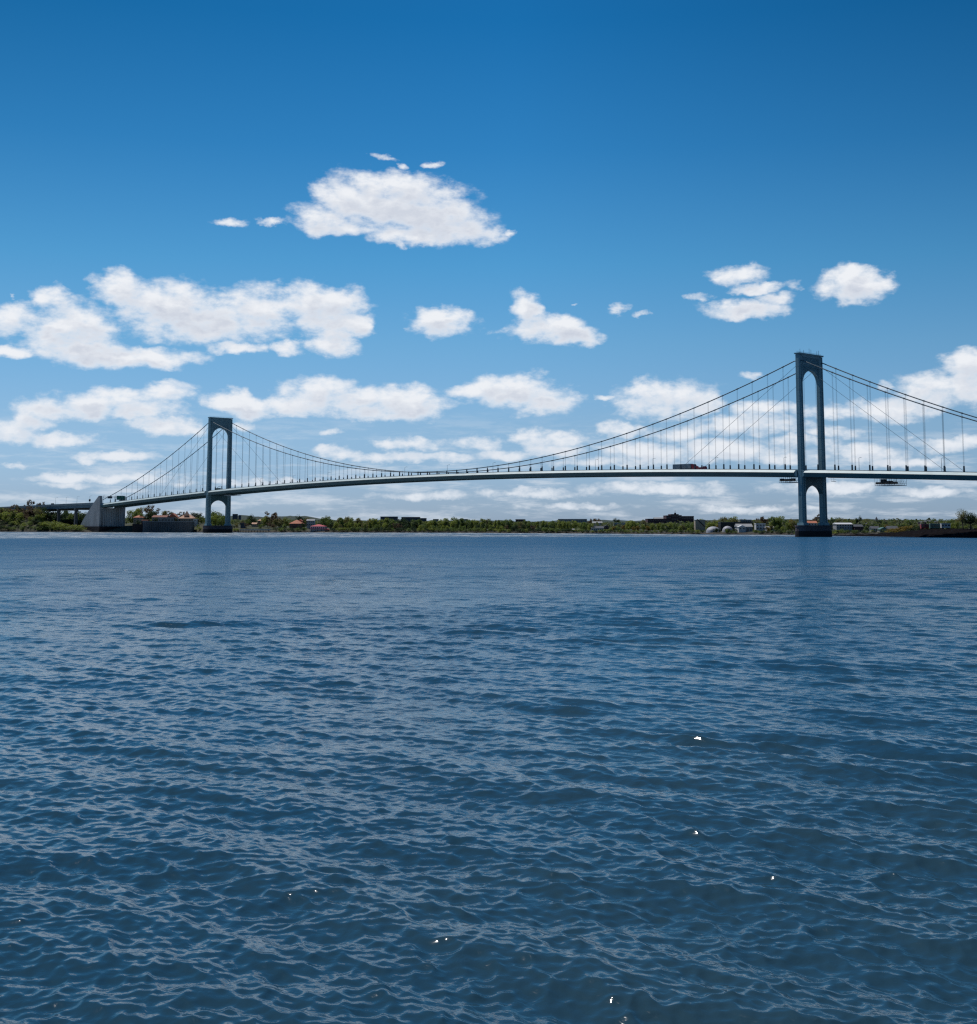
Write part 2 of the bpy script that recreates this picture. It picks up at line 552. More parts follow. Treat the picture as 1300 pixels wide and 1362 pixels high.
    t = m.node_tree
    b = t.nodes['Principled BSDF']
    q = NG(t)
    geo = t.nodes.new('ShaderNodeNewGeometry')
    pos = geo.outputs['Position']
    rot = t.nodes.new('ShaderNodeVectorRotate')
    rot.rotation_type = 'Z_AXIS'
    rot.inputs['Angle'].default_value = math.radians(-35)
    t.links.new(pos, rot.inputs['Vector'])
    cr = q.vec('MULTIPLY', rot.outputs[0], (1.0, .62, 1.0))
    n1 = q.noise(cr, 3.6, 3, .5, .3)
    n2 = q.noise(q.vec('MULTIPLY', rot.outputs[0], (1.0, .55, 1)), .9, 4, .55, .3)
    n3 = q.noise(q.vec('MULTIPLY', rot.outputs[0], (1.0, .5, 1)), .33, 3, .5, .3)
    dist = q.vec('LENGTH', pos)
    # bumps the mesh is too coarse to carry take over with distance
    h1 = q.math('MULTIPLY', n1, q.mapr(dist, 25, 200, .026, .085))
    h2 = q.math('MULTIPLY', n2, q.mapr(dist, 50, 220, 0, .42))
    h3 = q.math('MULTIPLY', n3, q.mapr(dist, 120, 480, 0, .95))
    hh = q.math('ADD', h1, q.math('ADD', h2, h3))
    bn = t.nodes.new('ShaderNodeBump')
    bn.inputs['Strength'].default_value = 1
    bn.inputs['Distance'].default_value = 1
    t.links.new(hh, bn.inputs['Height'])
    t.links.new(bn.outputs[0], b.inputs['Normal'])
    silt = q.mapr(q.noise(pos, .035, 4, .6), .4, .62, 0, 1, True)
    base = q.mix(silt, (.017, .052, .080, 1), (.025, .058, .076, 1))
    # paler tone with white flecks in a band along the far shore
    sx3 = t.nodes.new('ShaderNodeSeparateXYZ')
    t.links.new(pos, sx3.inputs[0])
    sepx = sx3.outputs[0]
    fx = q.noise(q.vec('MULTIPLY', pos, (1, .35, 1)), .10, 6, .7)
    pale_band = q.math('MULTIPLY', q.mapr(q.math('ADD', dist, q.math('MULTIPLY', sepx, -.25)), 770, 940, 0, 1, True), q.mapr(q.noise(q.vec('MULTIPLY', pos, (1, .25, 1)), .02, 6, .7), .38, .52, .35, 1))
    white_fleck = q.math('MULTIPLY', q.mapr(fx, .50, .62, 0, 1), pale_band)
    pale_amt = q.math('MULTIPLY', pale_band, .55)
    base = q.mix(pale_amt, base, (.20, .24, .26, 1))
    base = q.mix(white_fleck, base, (.70, .72, .74, 1))
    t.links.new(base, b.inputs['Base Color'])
    t.links.new(q.math('ADD', q.math('MULTIPLY', white_fleck, .4), q.mapr(dist, 60, 520, .11, .31)), b.inputs['Roughness'])
    b.inputs['IOR'].default_value = 1.333
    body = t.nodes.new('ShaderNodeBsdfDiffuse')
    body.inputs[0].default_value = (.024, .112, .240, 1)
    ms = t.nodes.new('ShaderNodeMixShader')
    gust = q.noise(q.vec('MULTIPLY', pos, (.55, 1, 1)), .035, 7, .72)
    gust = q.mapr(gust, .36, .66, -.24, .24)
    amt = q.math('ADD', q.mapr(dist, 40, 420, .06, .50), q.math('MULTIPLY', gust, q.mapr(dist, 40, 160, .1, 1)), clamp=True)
    t.links.new(q.math('MULTIPLY', amt, q.math('SUBTRACT', 1.0, pale_band)), ms.inputs[0])
    t.links.new(b.outputs[0], ms.inputs[1])
    t.links.new(body.outputs[0], ms.inputs[2])
    t.links.new(ms.outputs[0], t.nodes['Material Output'].inputs[0])
    me.materials.append(m)
    return o


build_water()

# ------------------------------------------------------------------ land
SHORE = [(-900, 2400), (-300, 2000), (0, 1600), (60, 1560), (110, 1520), (176, 1490), (255, 1478), (275, 1450), (300, 1430), (420, 1420), (520, 1400), (650, 1330), (760, 1240), (850, 1165), (980, 1070), (1060, 1035), (1150, 1010), (1300, 985), (1500, 960), (2200, 900)]
INLAND = [(-900, 24), (0, 17), (60, 13), (80, 5), (100, 4), (150, 5), (190, 11), (255, 11), (290, 7), (340, 6), (420, 2.5), (520, 1.5), (700, 1.5), (800, 1.5), (900, 2), (1000, 2), (1100, 2.2), (1300, 2.5), (2200, 4)]
TAN = lambda X, Y: X / Y
U_OF = lambda X, Y: CX + F_PX * (X / Y) * math.cos(PITCH) * (1 + math.tan(PITCH) * 0.0)


def uv_of(X, Y, Z):
    c, s = math.cos(PITCH), math.sin(PITCH)
    z = Z - CAM_H
    yf = Y * c + z * s
    return CX + X / yf * F_PX, CY - (-Y * s + z * c) / yf * F_PX


def shore_y(u):
    return lerp_table(u, SHORE) + 5 * math.sin(u * .11) + 3 * math.sin(u * .043 + 1) 


def ground_z(X, Y):
    u = uv_of(X, Y, 5)[0]
    d = Y - shore_y(u)
    h = lerp_table(u, INLAND)
    if d < 0:
        return max(-4, d * .15)
    z = h * (1 - math.exp(-d / 26)) + .9 * (1 - math.exp(-d / 2))
    z += .5 * math.sin(X * .021) * math.sin(Y * .017) * min(1, d / 80)
    z += min(10, max(0, d - 300) * .007)
    return z


def build_ground():
    us = list(range(-900, -20, 40)) + list(range(-20, 1330, 5)) + list(range(1330, 2240, 40))
    ds = [-30, -8, -2, 0, 1, 2.5, 5, 9, 14, 20, 30, 42, 60, 80, 110, 150, 200, 300, 450, 700, 1100, 1700, 2600, 4000, 6000]
    mb = MB()
    for u in us:
        a = X_at(u, 1.0)
        for d in ds:
            Y = shore_y(u) + d
            mb.v.append((a * Y, Y, ground_z(a * Y, Y)))
    n = len(ds)
    for i in range(len(us) - 1):
        for j in range(n - 1):
            mb.f.append((i * n + j, (i + 1) * n + j, (i + 1) * n + j + 1, i * n + j + 1))
            mb.m.append(0)
    m = bpy.data.materials.new('ground')
    m.use_nodes = True
    t = m.node_tree
    b = t.nodes['Principled BSDF']
    q = NG(t)
    geo = t.nodes.new('ShaderNodeNewGeometry')
    s3 = t.nodes.new('ShaderNodeSeparateXYZ')
    t.links.new(geo.outputs['Position'], s3.inputs[0])
    n1 = q.noise(geo.outputs['Position'], .05, 6, .7)
    n2 = q.noise(geo.outputs['Position'], .6, 5, .7)
    grass = q.mix(q.mapr(n1, .4, .6), (.028, .042, .016, 1), (.065, .062, .03, 1))
    rock = q.mix(q.mapr(n2, .4, .6), (.018, .016, .014, 1), (.07, .058, .045, 1))
    zz = q.math('ADD', s3.outputs[2], q.math('MULTIPLY_ADD', n2, 2.0, -1))
    t.links.new(q.mix(q.mapr(zz, 1.2, 2.2), rock, grass), b.inputs['Base Color'])
    b.inputs['Roughness'].default_value = .95
    o = mb.build('ground', m)
    return tag(o, kind='structure')


build_ground()

# low distant hills across the bay
def hills(u0, u1, Y, vtops, name='hills'):
    mb = MB()
    rnd = random.Random(u0)
    k = 60
    for i in range(k + 1):
        f = i / k
        u = u0 + (u1 - u0) * f
        zt = Z_at(lerp_table(u, vtops), Y) + rnd.uniform(-1.2, 1.2)
        x0 = X_at(u, Y)
        for dy, fz in ((-500, 0), (-250, .62), (0, 1), (300, .8), (900, .0)):
            mb.v.append((x0, Y + dy, 2 + (zt - 2) * fz + rnd.uniform(-.6, .6)))
    for i in range(k):
        for j in range(4):
            mb.f.append((i * 5 + j, (i + 1) * 5 + j, (i + 1) * 5 + j + 1, i * 5 + j + 1))
            mb.m.append(0)
    tag(mb.build(name, 'hill_green', smooth=True), kind='structure')


hills(240, 470, 3600, [(240, 692), (300, 686), (325, 685.5), (350, 688), (375, 686.3), (408, 686.8), (420, 690), (470, 693)])
hills(455, 720, 3400, [(455, 693), (520, 691.5), (600, 692.5), (660, 692), (720, 694)])
hills(-120, 60, 2900, [(-120, 680), (0, 676), (60, 684)])
hills(700, 1320, 3300, [(700, 694), (760, 692), (900, 692.5), (1040, 691), (1130, 690), (1210, 692), (1320, 692)])

# dark rocky spit in front of the right shore
def spit():
    mb = MB()
    rnd = random.Random(3)
    # centre line in photo u, Y ; half width ; crest height
    us = [1100 + i * 3 for i in range(0, 300)]
    rows = 15
    for u in us:
        Yc = lerp_table(u, [(1100, 945), (1155, 905), (1230, 860), (1330, 815), (1600, 770), (2000, 760)])
        hw = lerp_table(u, [(1100, 2), (1130, 12), (1170, 26), (1240, 48), (1330, 62), (2000, 90)])
        hc = lerp_table(u, [(1100, .1), (1150, .9), (1172, 1.8), (1200, 3.0), (1225, 4.4), (1260, 4.9), (1330, 5.0), (2000, 5)])
        for j in range(rows):
            f = j / (rows - 1) * 2 - 1
            prof = max(0, 1 - abs(f) ** 2.6)
            Y = Yc + f * hw
            z = -.8 + (hc + .8) * prof + rnd.uniform(-.35, .35) * (.3 + prof)
            mb.v.append((X_at(u, Y), Y, z))
    for i in range(len(us) - 1):
        for j in range(rows - 1):
            mb.f.append((i * rows + j, (i + 1) * rows + j, (i + 1) * rows + j + 1, i * rows + j + 1))
            mb.m.append(0)
    return tag(mb.build('terrain', 'rock_dark'), kind='structure')


spit()
def spit_z(u):
    return lerp_table(u, [(1100, .1), (1150, .9), (1172, 1.8), (1200, 3.0), (1225, 4.4), (1260, 4.9), (1330, 5.0), (2000, 5)])
def spit_Y(u):
    return lerp_table(u, [(1100, 945), (1155, 905), (1230, 860), (1330, 815), (1600, 770), (2000, 760)])

# ------------------------------------------------------------------ the suspension bridge
TH, BX, BY = 0.8112, -303.4, 1354.93
L, W = 701.0, 22.6
DK, DKM, SAD, LOW, HT, PT = 41.26, 47.96, 111.07, 50.47, 114.4, 7.15
SIDE = 224.0


def deck_z(s):
    if 0 <= s <= L:
        x = (s - L / 2) / (L / 2)
        return DKM + (DK - DKM) * x * x
    d = -s if s < 0 else s - L
    return DK - .0382 * d - 3.0e-5 * d * d


def cable_z(s):
    if 0 <= s <= L:
        x = (s - L / 2) / (L / 2)
        return LOW + (SAD - LOW) * x * x
    d = (-s if s < 0 else s - L) / SIDE
    return SAD - (SAD - 35.6) * d - 4 * 6.2 * d * (1 - d)


def bw(s, t, z=0):
    c, si = math.cos(TH), math.sin(TH)
    return Vector((BX + c * s + si * t, BY - si * s + c * t, z))


bridge = empty('suspension_bridge', (BX, BY, 0), -TH, 'long grey-green suspension bridge with two arched portal towers standing in the water', 'bridge')


def sweep(mb, sec, s_list, zf=deck_z, mi=0, cap=True):
    """cross-section [(t, dz)] swept along s following the deck line"""
    n = len(sec)
    o = len(mb.v)
    for s in s_list:
        for t, dz in sec:
            mb.v.append((s, t, zf(s) + dz))
    for i in range(len(s_list) - 1):
        for k in range(n):
            mb.f.append((o + i * n + k, o + (i + 1) * n + k, o + (i + 1) * n + (k + 1) % n, o + i * n + (k + 1) % n))
            mb.m.append(mi)
    if cap:
        mb.f.append(tuple(o + k for k in range(n))); mb.m.append(mi)
        mb.f.append(tuple(o + (len(s_list) - 1) * n + k for k in range(n))[::-1]); mb.m.append(mi)


def srange(a, b, step=6):
    n = max(1, int(math.ceil((b - a) / step)))
    return [a + (b - a) * i / n for i in range(n + 1)]


# deck: a steel box with floor beams
mb = MB()
sweep(mb, [(-.9, -.35), (W + .9, -.35), (W + .9, -3.4), (-.9, -3.4)], srange(-SIDE, L + SIDE))
for i in range(-18, 77):
    s = i * 12.09 + 6
    if -SIDE < s < L + SIDE:
        mb.box(s - .25, s + .25, -.6, W + .6, deck_z(s) - 4.1, deck_z(s) - 3.402)
deck = mb.build('deck', 'bridge_dark_shade_paint', bridge)
mb = MB()
sweep(mb, [(.8, -.30), (W - .8, -.30), (W - .8, -.346), (.8, -.346)], srange(-SIDE, L + SIDE), cap=False)
mb.build('road_surface', 'road_asphalt', deck)
for t in (.3, W - .3, W / 2):
    mb = MB()
    sweep(mb, [(t - .15, .45), (t + .15, .45), (t + .15, -.33), (t - .15, -.33)], srange(-SIDE, L + SIDE))
    mb.build('parapet', 'pale_steel', deck)
# wedge shaped wind fairings on both edges, broken at the towers
for side in (0, 1):
    for a, b in ((-SIDE, -3.6), (3.6, L - 3.6), (L + 3.6, L + SIDE)):
        up, dn = MB(), MB()
        S = (lambda t: t) if side == 0 else (lambda t: W - t)
        sweep(up, [(S(-.92), .0), (S(-1.25), .0), (S(-3.3), -1.6), (S(-.92), -1.6)], srange(a, b, 12.09))
        sweep(dn, [(S(-.92), -1.62), (S(-3.3), -1.62), (S(-1.9), -4.2), (S(-.92), -4.2)], srange(a, b, 12.09))
        up.build('wind_fairing', 'fairing_paint', bridge)
        dn.build('edge_girder', 'bridge_dark_shade_paint', bridge)  # lower slope coloured darker to stand for the shade it faces into

# cables
for t in (0, W):
    mb = MB()
    mb.tube([(s, t, cable_z(s)) for s in srange(-SIDE, L + SIDE, 6)], .34, 7)
    mb.build('main_cable', 'cable_paint', bridge, True)
    for s0, sg in ((0, 1), (0, -1), (L, 1), (L, -1)):
        mb = MB()
        ln = 98
        mb.tube([(s0 + sg * .5, t + .35, SAD - 3), (s0 + sg * ln, t + .35, deck_z(s0 + sg * ln) + .2)], .10, 5)
        mb.build('diagonal_stay', 'hanger_paint', bridge)


def hanger_mesh(mb, s, t):
    zc, zd = cable_z(s), deck_z(s)
    if zc - zd < 1.2:
        mb.box(s - .3, s + .3, t - .25, t + .25, zd - .2, zc)
        return
    mb.tube([(s - .5, t, zc + (cable_z(s - .5) - zc)), (s + .5, t, cable_z(s + .5))], .47, 7)
    top = min(zd + 3.6, zc)
    for e in (-.24, .24):
        mb.tube([(s + e, t, zc - .1), (s + e, t, zd - .2)], .062, 4)
    mb.box(s - .44, s + .44, t - .32, t + .32, zd - .4, top, 1, .05, .05)
    mb.box(s - .55, s + .55, t - .75, t + .3, zd - .45, zd + .5, 1, .15, .15)


hang = []
for t in (0, W):
    for i in range(1, 58):
        hang.append((i * L / 58, t))
    for i in range(1, 18):
        hang.append((-i * SIDE / 18.5, t))
        hang.append((L + i * SIDE / 18.5, t))
hang.sort(key=lambda h: (bw(*h).y / 1.0) if uv_of(*bw(h[0], h[1], 45))[0] < 1310 else 9999)
rest = MB()
for i, (s, t) in enumerate(hang):
    if i < 100:
        mb = MB()
        hanger_mesh(mb, s, t)
        mb.build('hanger', ['hanger_paint', 'sleeve_paint'], bridge)
    else:
        hanger_mesh(rest, s, t)
tag(rest.build('hanger', ['hanger_paint', 'sleeve_paint'], bridge), kind='stuff')

# towers
def leg_mesh(t0, sgn):
    """stepped steel leg, grooved, flaring towards the foot; sgn = which way its inner side lies"""
    mb = MB()
    levels = [(PT + .6, 1), (30, .96), (60, .91), (HT - .6, .82)]
    def sec(k):
        a, b = 1.95 * k, 2.35 * k
        gq = .35
        return [(-a, -b * .55), (-a * .72, -b), (a * .72, -b), (a, -b * .55), (a, -b * .22), (a - gq, -b * .22), (a - gq, b * .22), (a, b * .22), (a, b * .55), (a * .72, b), (-a * .72, b), (-a, b * .55),
                (-a, b * .22), (-a + gq, b * .22), (-a + gq, -b * .22), (-a, -b * .22)]
    n = 16
    for z, k in levels:
        for x, y in sec(k):
            mb.v.append((x, t0 + y, z))
    for i in range(3):
        for k in range(n):
            mb.f.append((i * n + k, i * n + (k + 1) % n, (i + 1) * n + (k + 1) % n, (i + 1) * n + k)); mb.m.append(0)
    mb.f.append(tuple(range(3 * n, 4 * n))); mb.m.append(0)
    mb.box(-2.5, 2.5, t0 - 2.9, t0 + 2.9, PT, PT + 1.6, 0, .25, .25)
    return mb


def arch_panel(z_spring, z_apex, z_top, half_s, y0, y1, seg=24):
    """wall across the tower between the legs with an arched opening below"""
    mb = MB()
    yc, hw = (y0 + y1) / 2, (y1 - y0) / 2
    pts = []
    for i in range(seg + 1):
        a = math.pi * i / seg
        pts.append((yc - hw * math.cos(a), z_spring + (z_apex - z_spring) * math.sin(a)))
    for s in (-half_s, half_s):
        base = len(mb.v)
        for y, z in pts:
            mb.v.append((s, y, z))
        for y, z in pts:
            mb.v.append((s, y, z_top))
        for i in range(seg):
            mb.f.append((base + i, base + i + 1, base + seg + 1 + i + 1, base + seg + 1 + i)); mb.m.append(0)
    n2 = 2 * (seg + 1)
    for i in range(seg):
        mb.f.append((i, i + 1, n2 + i + 1, n2 + i)); mb.m.append(0)
        mb.f.append((seg + 1 + i, seg + 2 + i, n2 + seg + 2 + i, n2 + seg + 1 + i)); mb.m.append(0)
    return mb


def pier_mesh(z0, z1, ext):
    hs, y0, y1 = 4.3 + ext, -5.6 - ext, W + 5.6 + ext
    pts = []
    for cy, sg in ((y0 + hs, -1), (y1 - hs, 1)):
        for i in range(9):
            a = math.pi * i / 8
            pts.append((hs * math.cos(a) * (1 if sg < 0 else -1), cy + sg * hs * math.sin(a) * .8))
    mb = MB()
    mb.prism(pts[::-1], z0, z1, 'z')
    return mb


for s0 in (0.0, L):
    tw = bpy.data.objects.new('tower', None)
    COL.objects.link(tw)
    tw.parent = bridge
    tw.location = (s0, 0, 0)
    for t in (0, W):
        leg_mesh(t, 1 if t == 0 else -1).build('leg', 'bridge_teal_paint', tw)
    up = arch_panel(95.5, 104.3, HT - .3, 1.25, 1.9, W - 1.9)
    for i in range(21):                                    # vertical stiffeners of the upper portal
        y = 2.6 + i * (W - 5.2) / 20
        zz = 95.5 + 8.8 * math.sqrt(max(0, 1 - ((y - W / 2) / (W / 2 - 1.9)) ** 2))
        for sg in (-1, 1):
            x0, x1 = sorted((sg * 1.253, sg * 1.5))
            up.box(x0, x1, y - .14, y + .14, zz + .5, HT - 1.6)
    for zz in (HT - 1.6, HT - 6.2):
        for sg in (-1, 1):
            x0, x1 = sorted((sg * 1.5, sg * 1.62))
            up.box(x0, x1, 1.9, W - 1.9, zz - .25, zz + .25)
    up.build('upper_portal', 'bridge_teal_paint', tw)
    lo = arch_panel(25.0, 32.0, 36.9, 1.5, 2.0, W - 2.0)
    lo.build('lower_portal', 'bridge_dark_shade_paint', tw)
    mb = MB()
    mb.box(-1.9, 1.9, -2.0, W + 2.0, HT - .3, HT + .15)
    mb.box(-2.1, 2.1, -2.2, W + 2.2, HT + .15, HT + .5)
    mb.build('cornice', 'bridge_teal_paint', tw)
    mb = MB()
    for i in range(27):
        y = -1.9 + i * (W + 3.8) / 26
        mb.tube([(0, y, HT + .5), (0, y, HT + 1.5)], .05, 4)
    mb.tube([(0, -1.9, HT + 1.5), (0, W + 1.9, HT + 1.5)], .05, 4)
    mb.build('top_railing', 'cable_paint', tw)
    if s0 > 0:
        for y, hh in ((1, 2.6), (5, 2.2), (11, 3.6), (13, 3.0), (19.5, 2.6), (21.5, 3.2)):
            mb = MB()
            mb.tube([(.4, y, HT + .5), (.4, y, HT + .5 + hh)], .10, 5)
            mb.build('antenna', 'cable_paint', tw)
    pr = pier_mesh(-3, PT - 3.6, .25).build('pier_base', 'wet_granite', tw)
    pp = pier_mesh(PT - 3.6, PT - .8, 0).build('pier', 'pier_granite', tw)
    mb = pier_mesh(PT - .8, PT, .35)
    mb.build('pier_cap', 'pier_granite', tw)
    # collars where the fairings meet the legs
    for sg in (-1, 1):
        mb = MB()
        pts = [(sg * (2.0 + 1.9 * math.sin(a)), deck_z(s0) - 2.1 + 2.1 * math.cos(a)) for a in [math.pi * i / 10 for i in range(11)]]
        mb.prism([(sg * 1.9, deck_z(s0) - 4.2), (sg * 1.9, deck_z(s0))] + pts, -2.6, -.9, 'y')
        mb.build('fairing_collar', 'bridge_teal_paint', tw)

# anchorages
def anchorage(sgn, s_face):
    an = bpy.data.objects.new('anchorage', None)
    COL.objects.link(an)
    an.parent = bridge
    an.location = (s_face, 0, 0)
    # side walls: high at the face, sloping back in a curve
    top = 40.0
    prof = [(0, 6.2), (0 + sgn * .3, 30), (-sgn * .6, top), (-sgn * 3.4, top), (-sgn * 13, 33.6), (-sgn * 24, 25.6), (-sgn * 36, 16.2), (-sgn * 47, 6.2)]
    prof = [(sgn * abs(x) if False else x, z) for x, z in prof]
    for y0, y1 in ((-4.2, -1.4), (W + 1.4, W + 4.2)):
        mb = MB()
        mb.prism(prof, y0, y1, 'y')
        mb.build('side_wall', 'anchorage_concrete', an)
    mb = MB()
    # fluted front between the side walls, battered forwards at its foot
    nfl = 9
    yA, yB = -1.398, W + 1.398
    poly = []
    for i in range(nfl):
        a = yA + (yB - yA) * i / nfl
        b_ = yA + (yB - yA) * (i + 1) / nfl
        m1 = a + (b_ - a) * .62
        poly += [(a, 0), (m1, 0), (m1 + .01, .45), (b_ - .01, .45)]
    vs = []
    for z, off in ((6.2, 3.0), (24, 1.0), (deck_z(-SIDE) - 4.6, .3)):
        for y, dpt in poly:
            vs.append((sgn * (off - dpt), y, z))
    n = len(poly)
    fs = []
    for r_ in range(2):
        for k in range(n - 1):
            fs.append((r_ * n + k, r_ * n + k + 1, (r_ + 1) * n + k + 1, (r_ + 1) * n + k))
    mb.add(vs, fs)
    x0, x1 = sorted((-sgn * 36, -sgn * 1.0))
    mb.box(x0, x1, -1.398, W + 1.398, 6.2, 12)
    x0, x1 = sorted((-sgn * 18, -sgn * .9))
    mb.box(x0, x1, -1.398, W + 1.398, 12.0, 26)
    mb.build('fluted_front', 'anchorage_concrete', an)
    mb = MB()
    x0, x1 = sorted((-sgn * 50, sgn * 4.6))
    mb.box(x0, x1, -6, W + 6, -3, 6.2)
    mb.box(x0 - 1, x1 + 1, -7, W + 7, -3, 2.5)
    mb.build('foundation', 'wet_granite', an)


anchorage(1, -SIDE + 2)
anchorage(-1, L + SIDE - 2)

# approach viaduct to the left of the anchorage
def via_z(s):
    d = -s - SIDE
    return 32.0 - .006 * d - 1.2e-5 * d * d


via = empty('approach_viaduct', (BX, BY, 0), -TH, 'steel approach viaduct on concrete piers running into the trees left of the anchorage', 'viaduct')
mb = MB()
sweep(mb, [(-1.2, .9), (-.8, .9), (-.8, 0), (W + .8, 0), (W + .8, .9), (W + 1.2, .9), (W + 1.2, -1.4), (-1.2, -1.4)], srange(-900, -SIDE - 4, 12), via_z)
mb.build('deck', 'viaduct_steel', via)
for t in (-.6, W + .1):
    mb = MB()
    sweep(mb, [(t, -1.402), (t + .5, -1.402), (t + .5, -4.6), (t, -4.6)], srange(-900, -SIDE - 20, 12), via_z)
    mb.build('girder', 'viaduct_steel', via)
mb = MB()
for t in (4, 8, 12, 16, 19):
    sweep(mb, [(t, -1.402), (t + .5, -1.402), (t + .5, -4.2), (t, -4.2)], srange(-900, -SIDE - 20, 12), via_z)
tag(mb.build('inner_girders', 'bridge_dark_shade_paint', via), kind='stuff')
for s in [-289, -333, -380, -430, -480, -540, -600, -660, -720]:
    z1 = via_z(s) - 4.61
    mb = MB()
    for t in (0.6, W - .6):
        gz = ground_z(*bw(s, t)[:2])
        mb.box(s - 1.5, s + 1.5, t - 1.6, t + 1.6, gz - 3, z1 - 2, 0, .2, .2)
    mb.box(s - 1.7, s + 1.7, -1.4, W + 1.4, z1 - 2.0, z1)
    mb.build('pier', 'wall_concrete', via)

# lamp posts along the bridge, each its own thing
def lamp(s, t, zf, label, h=8.6, box=False):
    p = bw(s, t, zf(s) - .3)
    e = empty('street_lamp', p, -TH, label, 'lamp post', 'lamp posts along the bridge road')
    mb = MB()
    mb.tube([(0, 0, 0), (0, 0, h * .6), (0, 0, h)], [.16, .12, .08], 6)
    mb.tube([(0, 0, h - .2), (0, .9, h + .3), (0, 2.0, h + .4)], [.08, .06, .05], 5)
    mb.build('pole', 'lamp_steel', e)
    mb = MB()
    mb.box(-.22, .22, 1.6, 2.7, h + .28, h + .46)
    mb.build('lamp_head', 'lamp_steel', e)
    if box:
        mb = MB()
        mb.box(-.9, .9, -.7, .7, h * .35, h * .62)
        mb.build('cabinet', 'black_steel', e)


for s in range(-200, 900, 55):
    if abs(s) < 8 or abs(s - L) < 12 or s > L + 130:
        continue
    lamp(s, W / 2, deck_z, 'slim grey lamp post on the suspended road between the two hanger rows', 8.4)
for i, s in enumerate((-246, -278, -310, -338, -366)):
    lamp(s, W / 2, via_z, 'lamp post with a dark cabinet halfway up, on the approach viaduct' if i == 1 else 'bare slim lamp post on the approach viaduct left of the anchorage', 9.5, i == 1)

# sign gantry over the road above the anchorage
gp = bw(-SIDE + 4, 0, deck_z(-SIDE + 4) - .3)
gan = empty('sign_gantry', gp, -TH, 'steel sign gantry carrying a green road sign above the concrete anchorage', 'road sign')
for y in (-1.6, W - 10, W + 1):
    mb = MB()
    mb.tube([(0, y, 0), (0, y, 8.6)], .28, 6)
    mb.build('post', 'lamp_steel', gan)
mb = MB()
for z in (7.2, 8.6):
    for x in (-.4, .4):
        mb.tube([(x, -1.8, z), (x, W + 1.2, z)], .12, 5)
for i in range(14):
    y = -1.6 + i * 1.85
    mb.tube([(.4, y, 7.2), (.4, y + 1.85, 8.6)], .07, 4)
mb.build('truss', 'lamp_steel', gan)
mb = MB(); mb.box(.55, .75, 14.3, 24.0, 4.6, 9.2)
mb.build('sign_panel', 'sign_green', gan)
mb = MB(); mb.box(.55, .75, 3.5, 9.0, 6.0, 8.4)
mb.build('sign_panel', 'sign_dark', gan)['label'] = 'dark blue sign panel'

# vehicles
def wheels(e, xs, w=1.25):
    for x in xs:
        for sg in (-1, 1):
            mb = MB()
            y0, y1 = sorted((sg * (w - .32), sg * w))
            mb.prism([(x + .5 * math.cos(a), .5 + .5 * math.sin(a)) for a in [math.pi * 2 * i / 14 for i in range(14)]], y0, y1, 'y')
            mb.build('wheel', 'rubber', e)


def semi(s, t):
    e = empty('semi_truck', bw(s, t, deck_z(s) - .29), -TH, 'articulated lorry with a long grey trailer and a red cab crossing the bridge', 'lorry')
    mb = MB()
    mb.box(-15.2, .4, -1.3, 1.3, 1.15, 4.3)
    for i in range(22):
        mb.box(-15 + i * .7, -14.9 + i * .7, -1.34, -1.302, 1.2, 4.25)
    mb.build('trailer', 'trailer_grey', e)
    mb = MB()
    mb.prism([(1.0, .7), (1.0, 4.0), (2.9, 4.0), (3.6, 2.9), (5.2, 2.5), (5.4, .7)], -1.2, 1.2, 'y')
    mb.build('cab', 'truck_red', e)
    mb = MB()
    mb.prism([(2.95, 2.95), (2.95, 3.7), (3.12, 3.7), (3.55, 2.98)], -1.22, 1.22, 'y')
    mb.build('windscreen', 'glass', e)
    mb = MB()
    mb.box(-14.8, 5.0, -.5, .5, .55, 1.15)
    mb.build('chassis', 'black_steel', e)
    wheels(e, (-14, -12.8, 0, 1.3, 4.5))


def flatbed(s, t):
    e = empty('flatbed_truck', bw(s, t, deck_z(s) - .29), -TH, 'low red flatbed truck driving ahead of the red lorry cab', 'truck')
    mb = MB(); mb.box(-5.4, .2, -1.2, 1.2, .9, 2.0)
    mb.build('load_bed', 'truck_red', e)
    mb = MB(); mb.prism([(.4, .6), (.4, 2.6), (1.7, 2.6), (2.3, 1.7), (2.5, .6)], -1.1, 1.1, 'y')
    mb.build('cab', 'truck_red', e)
    mb = MB(); mb.prism([(1.0, 1.75), (1.0, 2.4), (1.62, 2.4), (2.1, 1.75)], -1.12, 1.12, 'y')
    mb.build('window', 'glass', e)
    wheels(e, (-4.2, 1.6), 1.15)


def u_to_s(u, t, z=45):
    lo_, hi_ = -300, 900
    for _ in range(40):
        m = (lo_ + hi_) / 2
        p = bw(m, t, z)
        if uv_of(*p)[0] < u: lo_ = m
        else: hi_ = m
    return m


semi(u_to_s(920, 3.6), 3.6)
flatbed(u_to_s(936, 3.6), 3.6)


def service_truck(s, t, label):
    e = empty('service_truck', bw(s, t, deck_z(s) - .29), -TH, label, 'truck')
    mb = MB(); mb.box(-5.5, .3, -1.25, 1.25, .9, 3.0)
    mb.build('body', 'roof_green', e)
    mb = MB(); mb.prism([(.5, .6), (.5, 3.0), (1.9, 3.0), (2.5, 1.8), (2.7, .6)], -1.2, 1.2, 'y')
    mb.build('cab', 'roof_green', e)
    mb = MB(); mb.tube([(-3, 0, 3.0), (-.5, 0, 4.4), (3.5, 0, 4.9)], .18, 5)
    mb.build('boom', 'black_steel', e)
    wheels(e, (-4.3, 1.6), 1.2)


service_truck(u_to_s(291, 8), 8, 'green service truck with a raised boom on the deck beside the left tower')

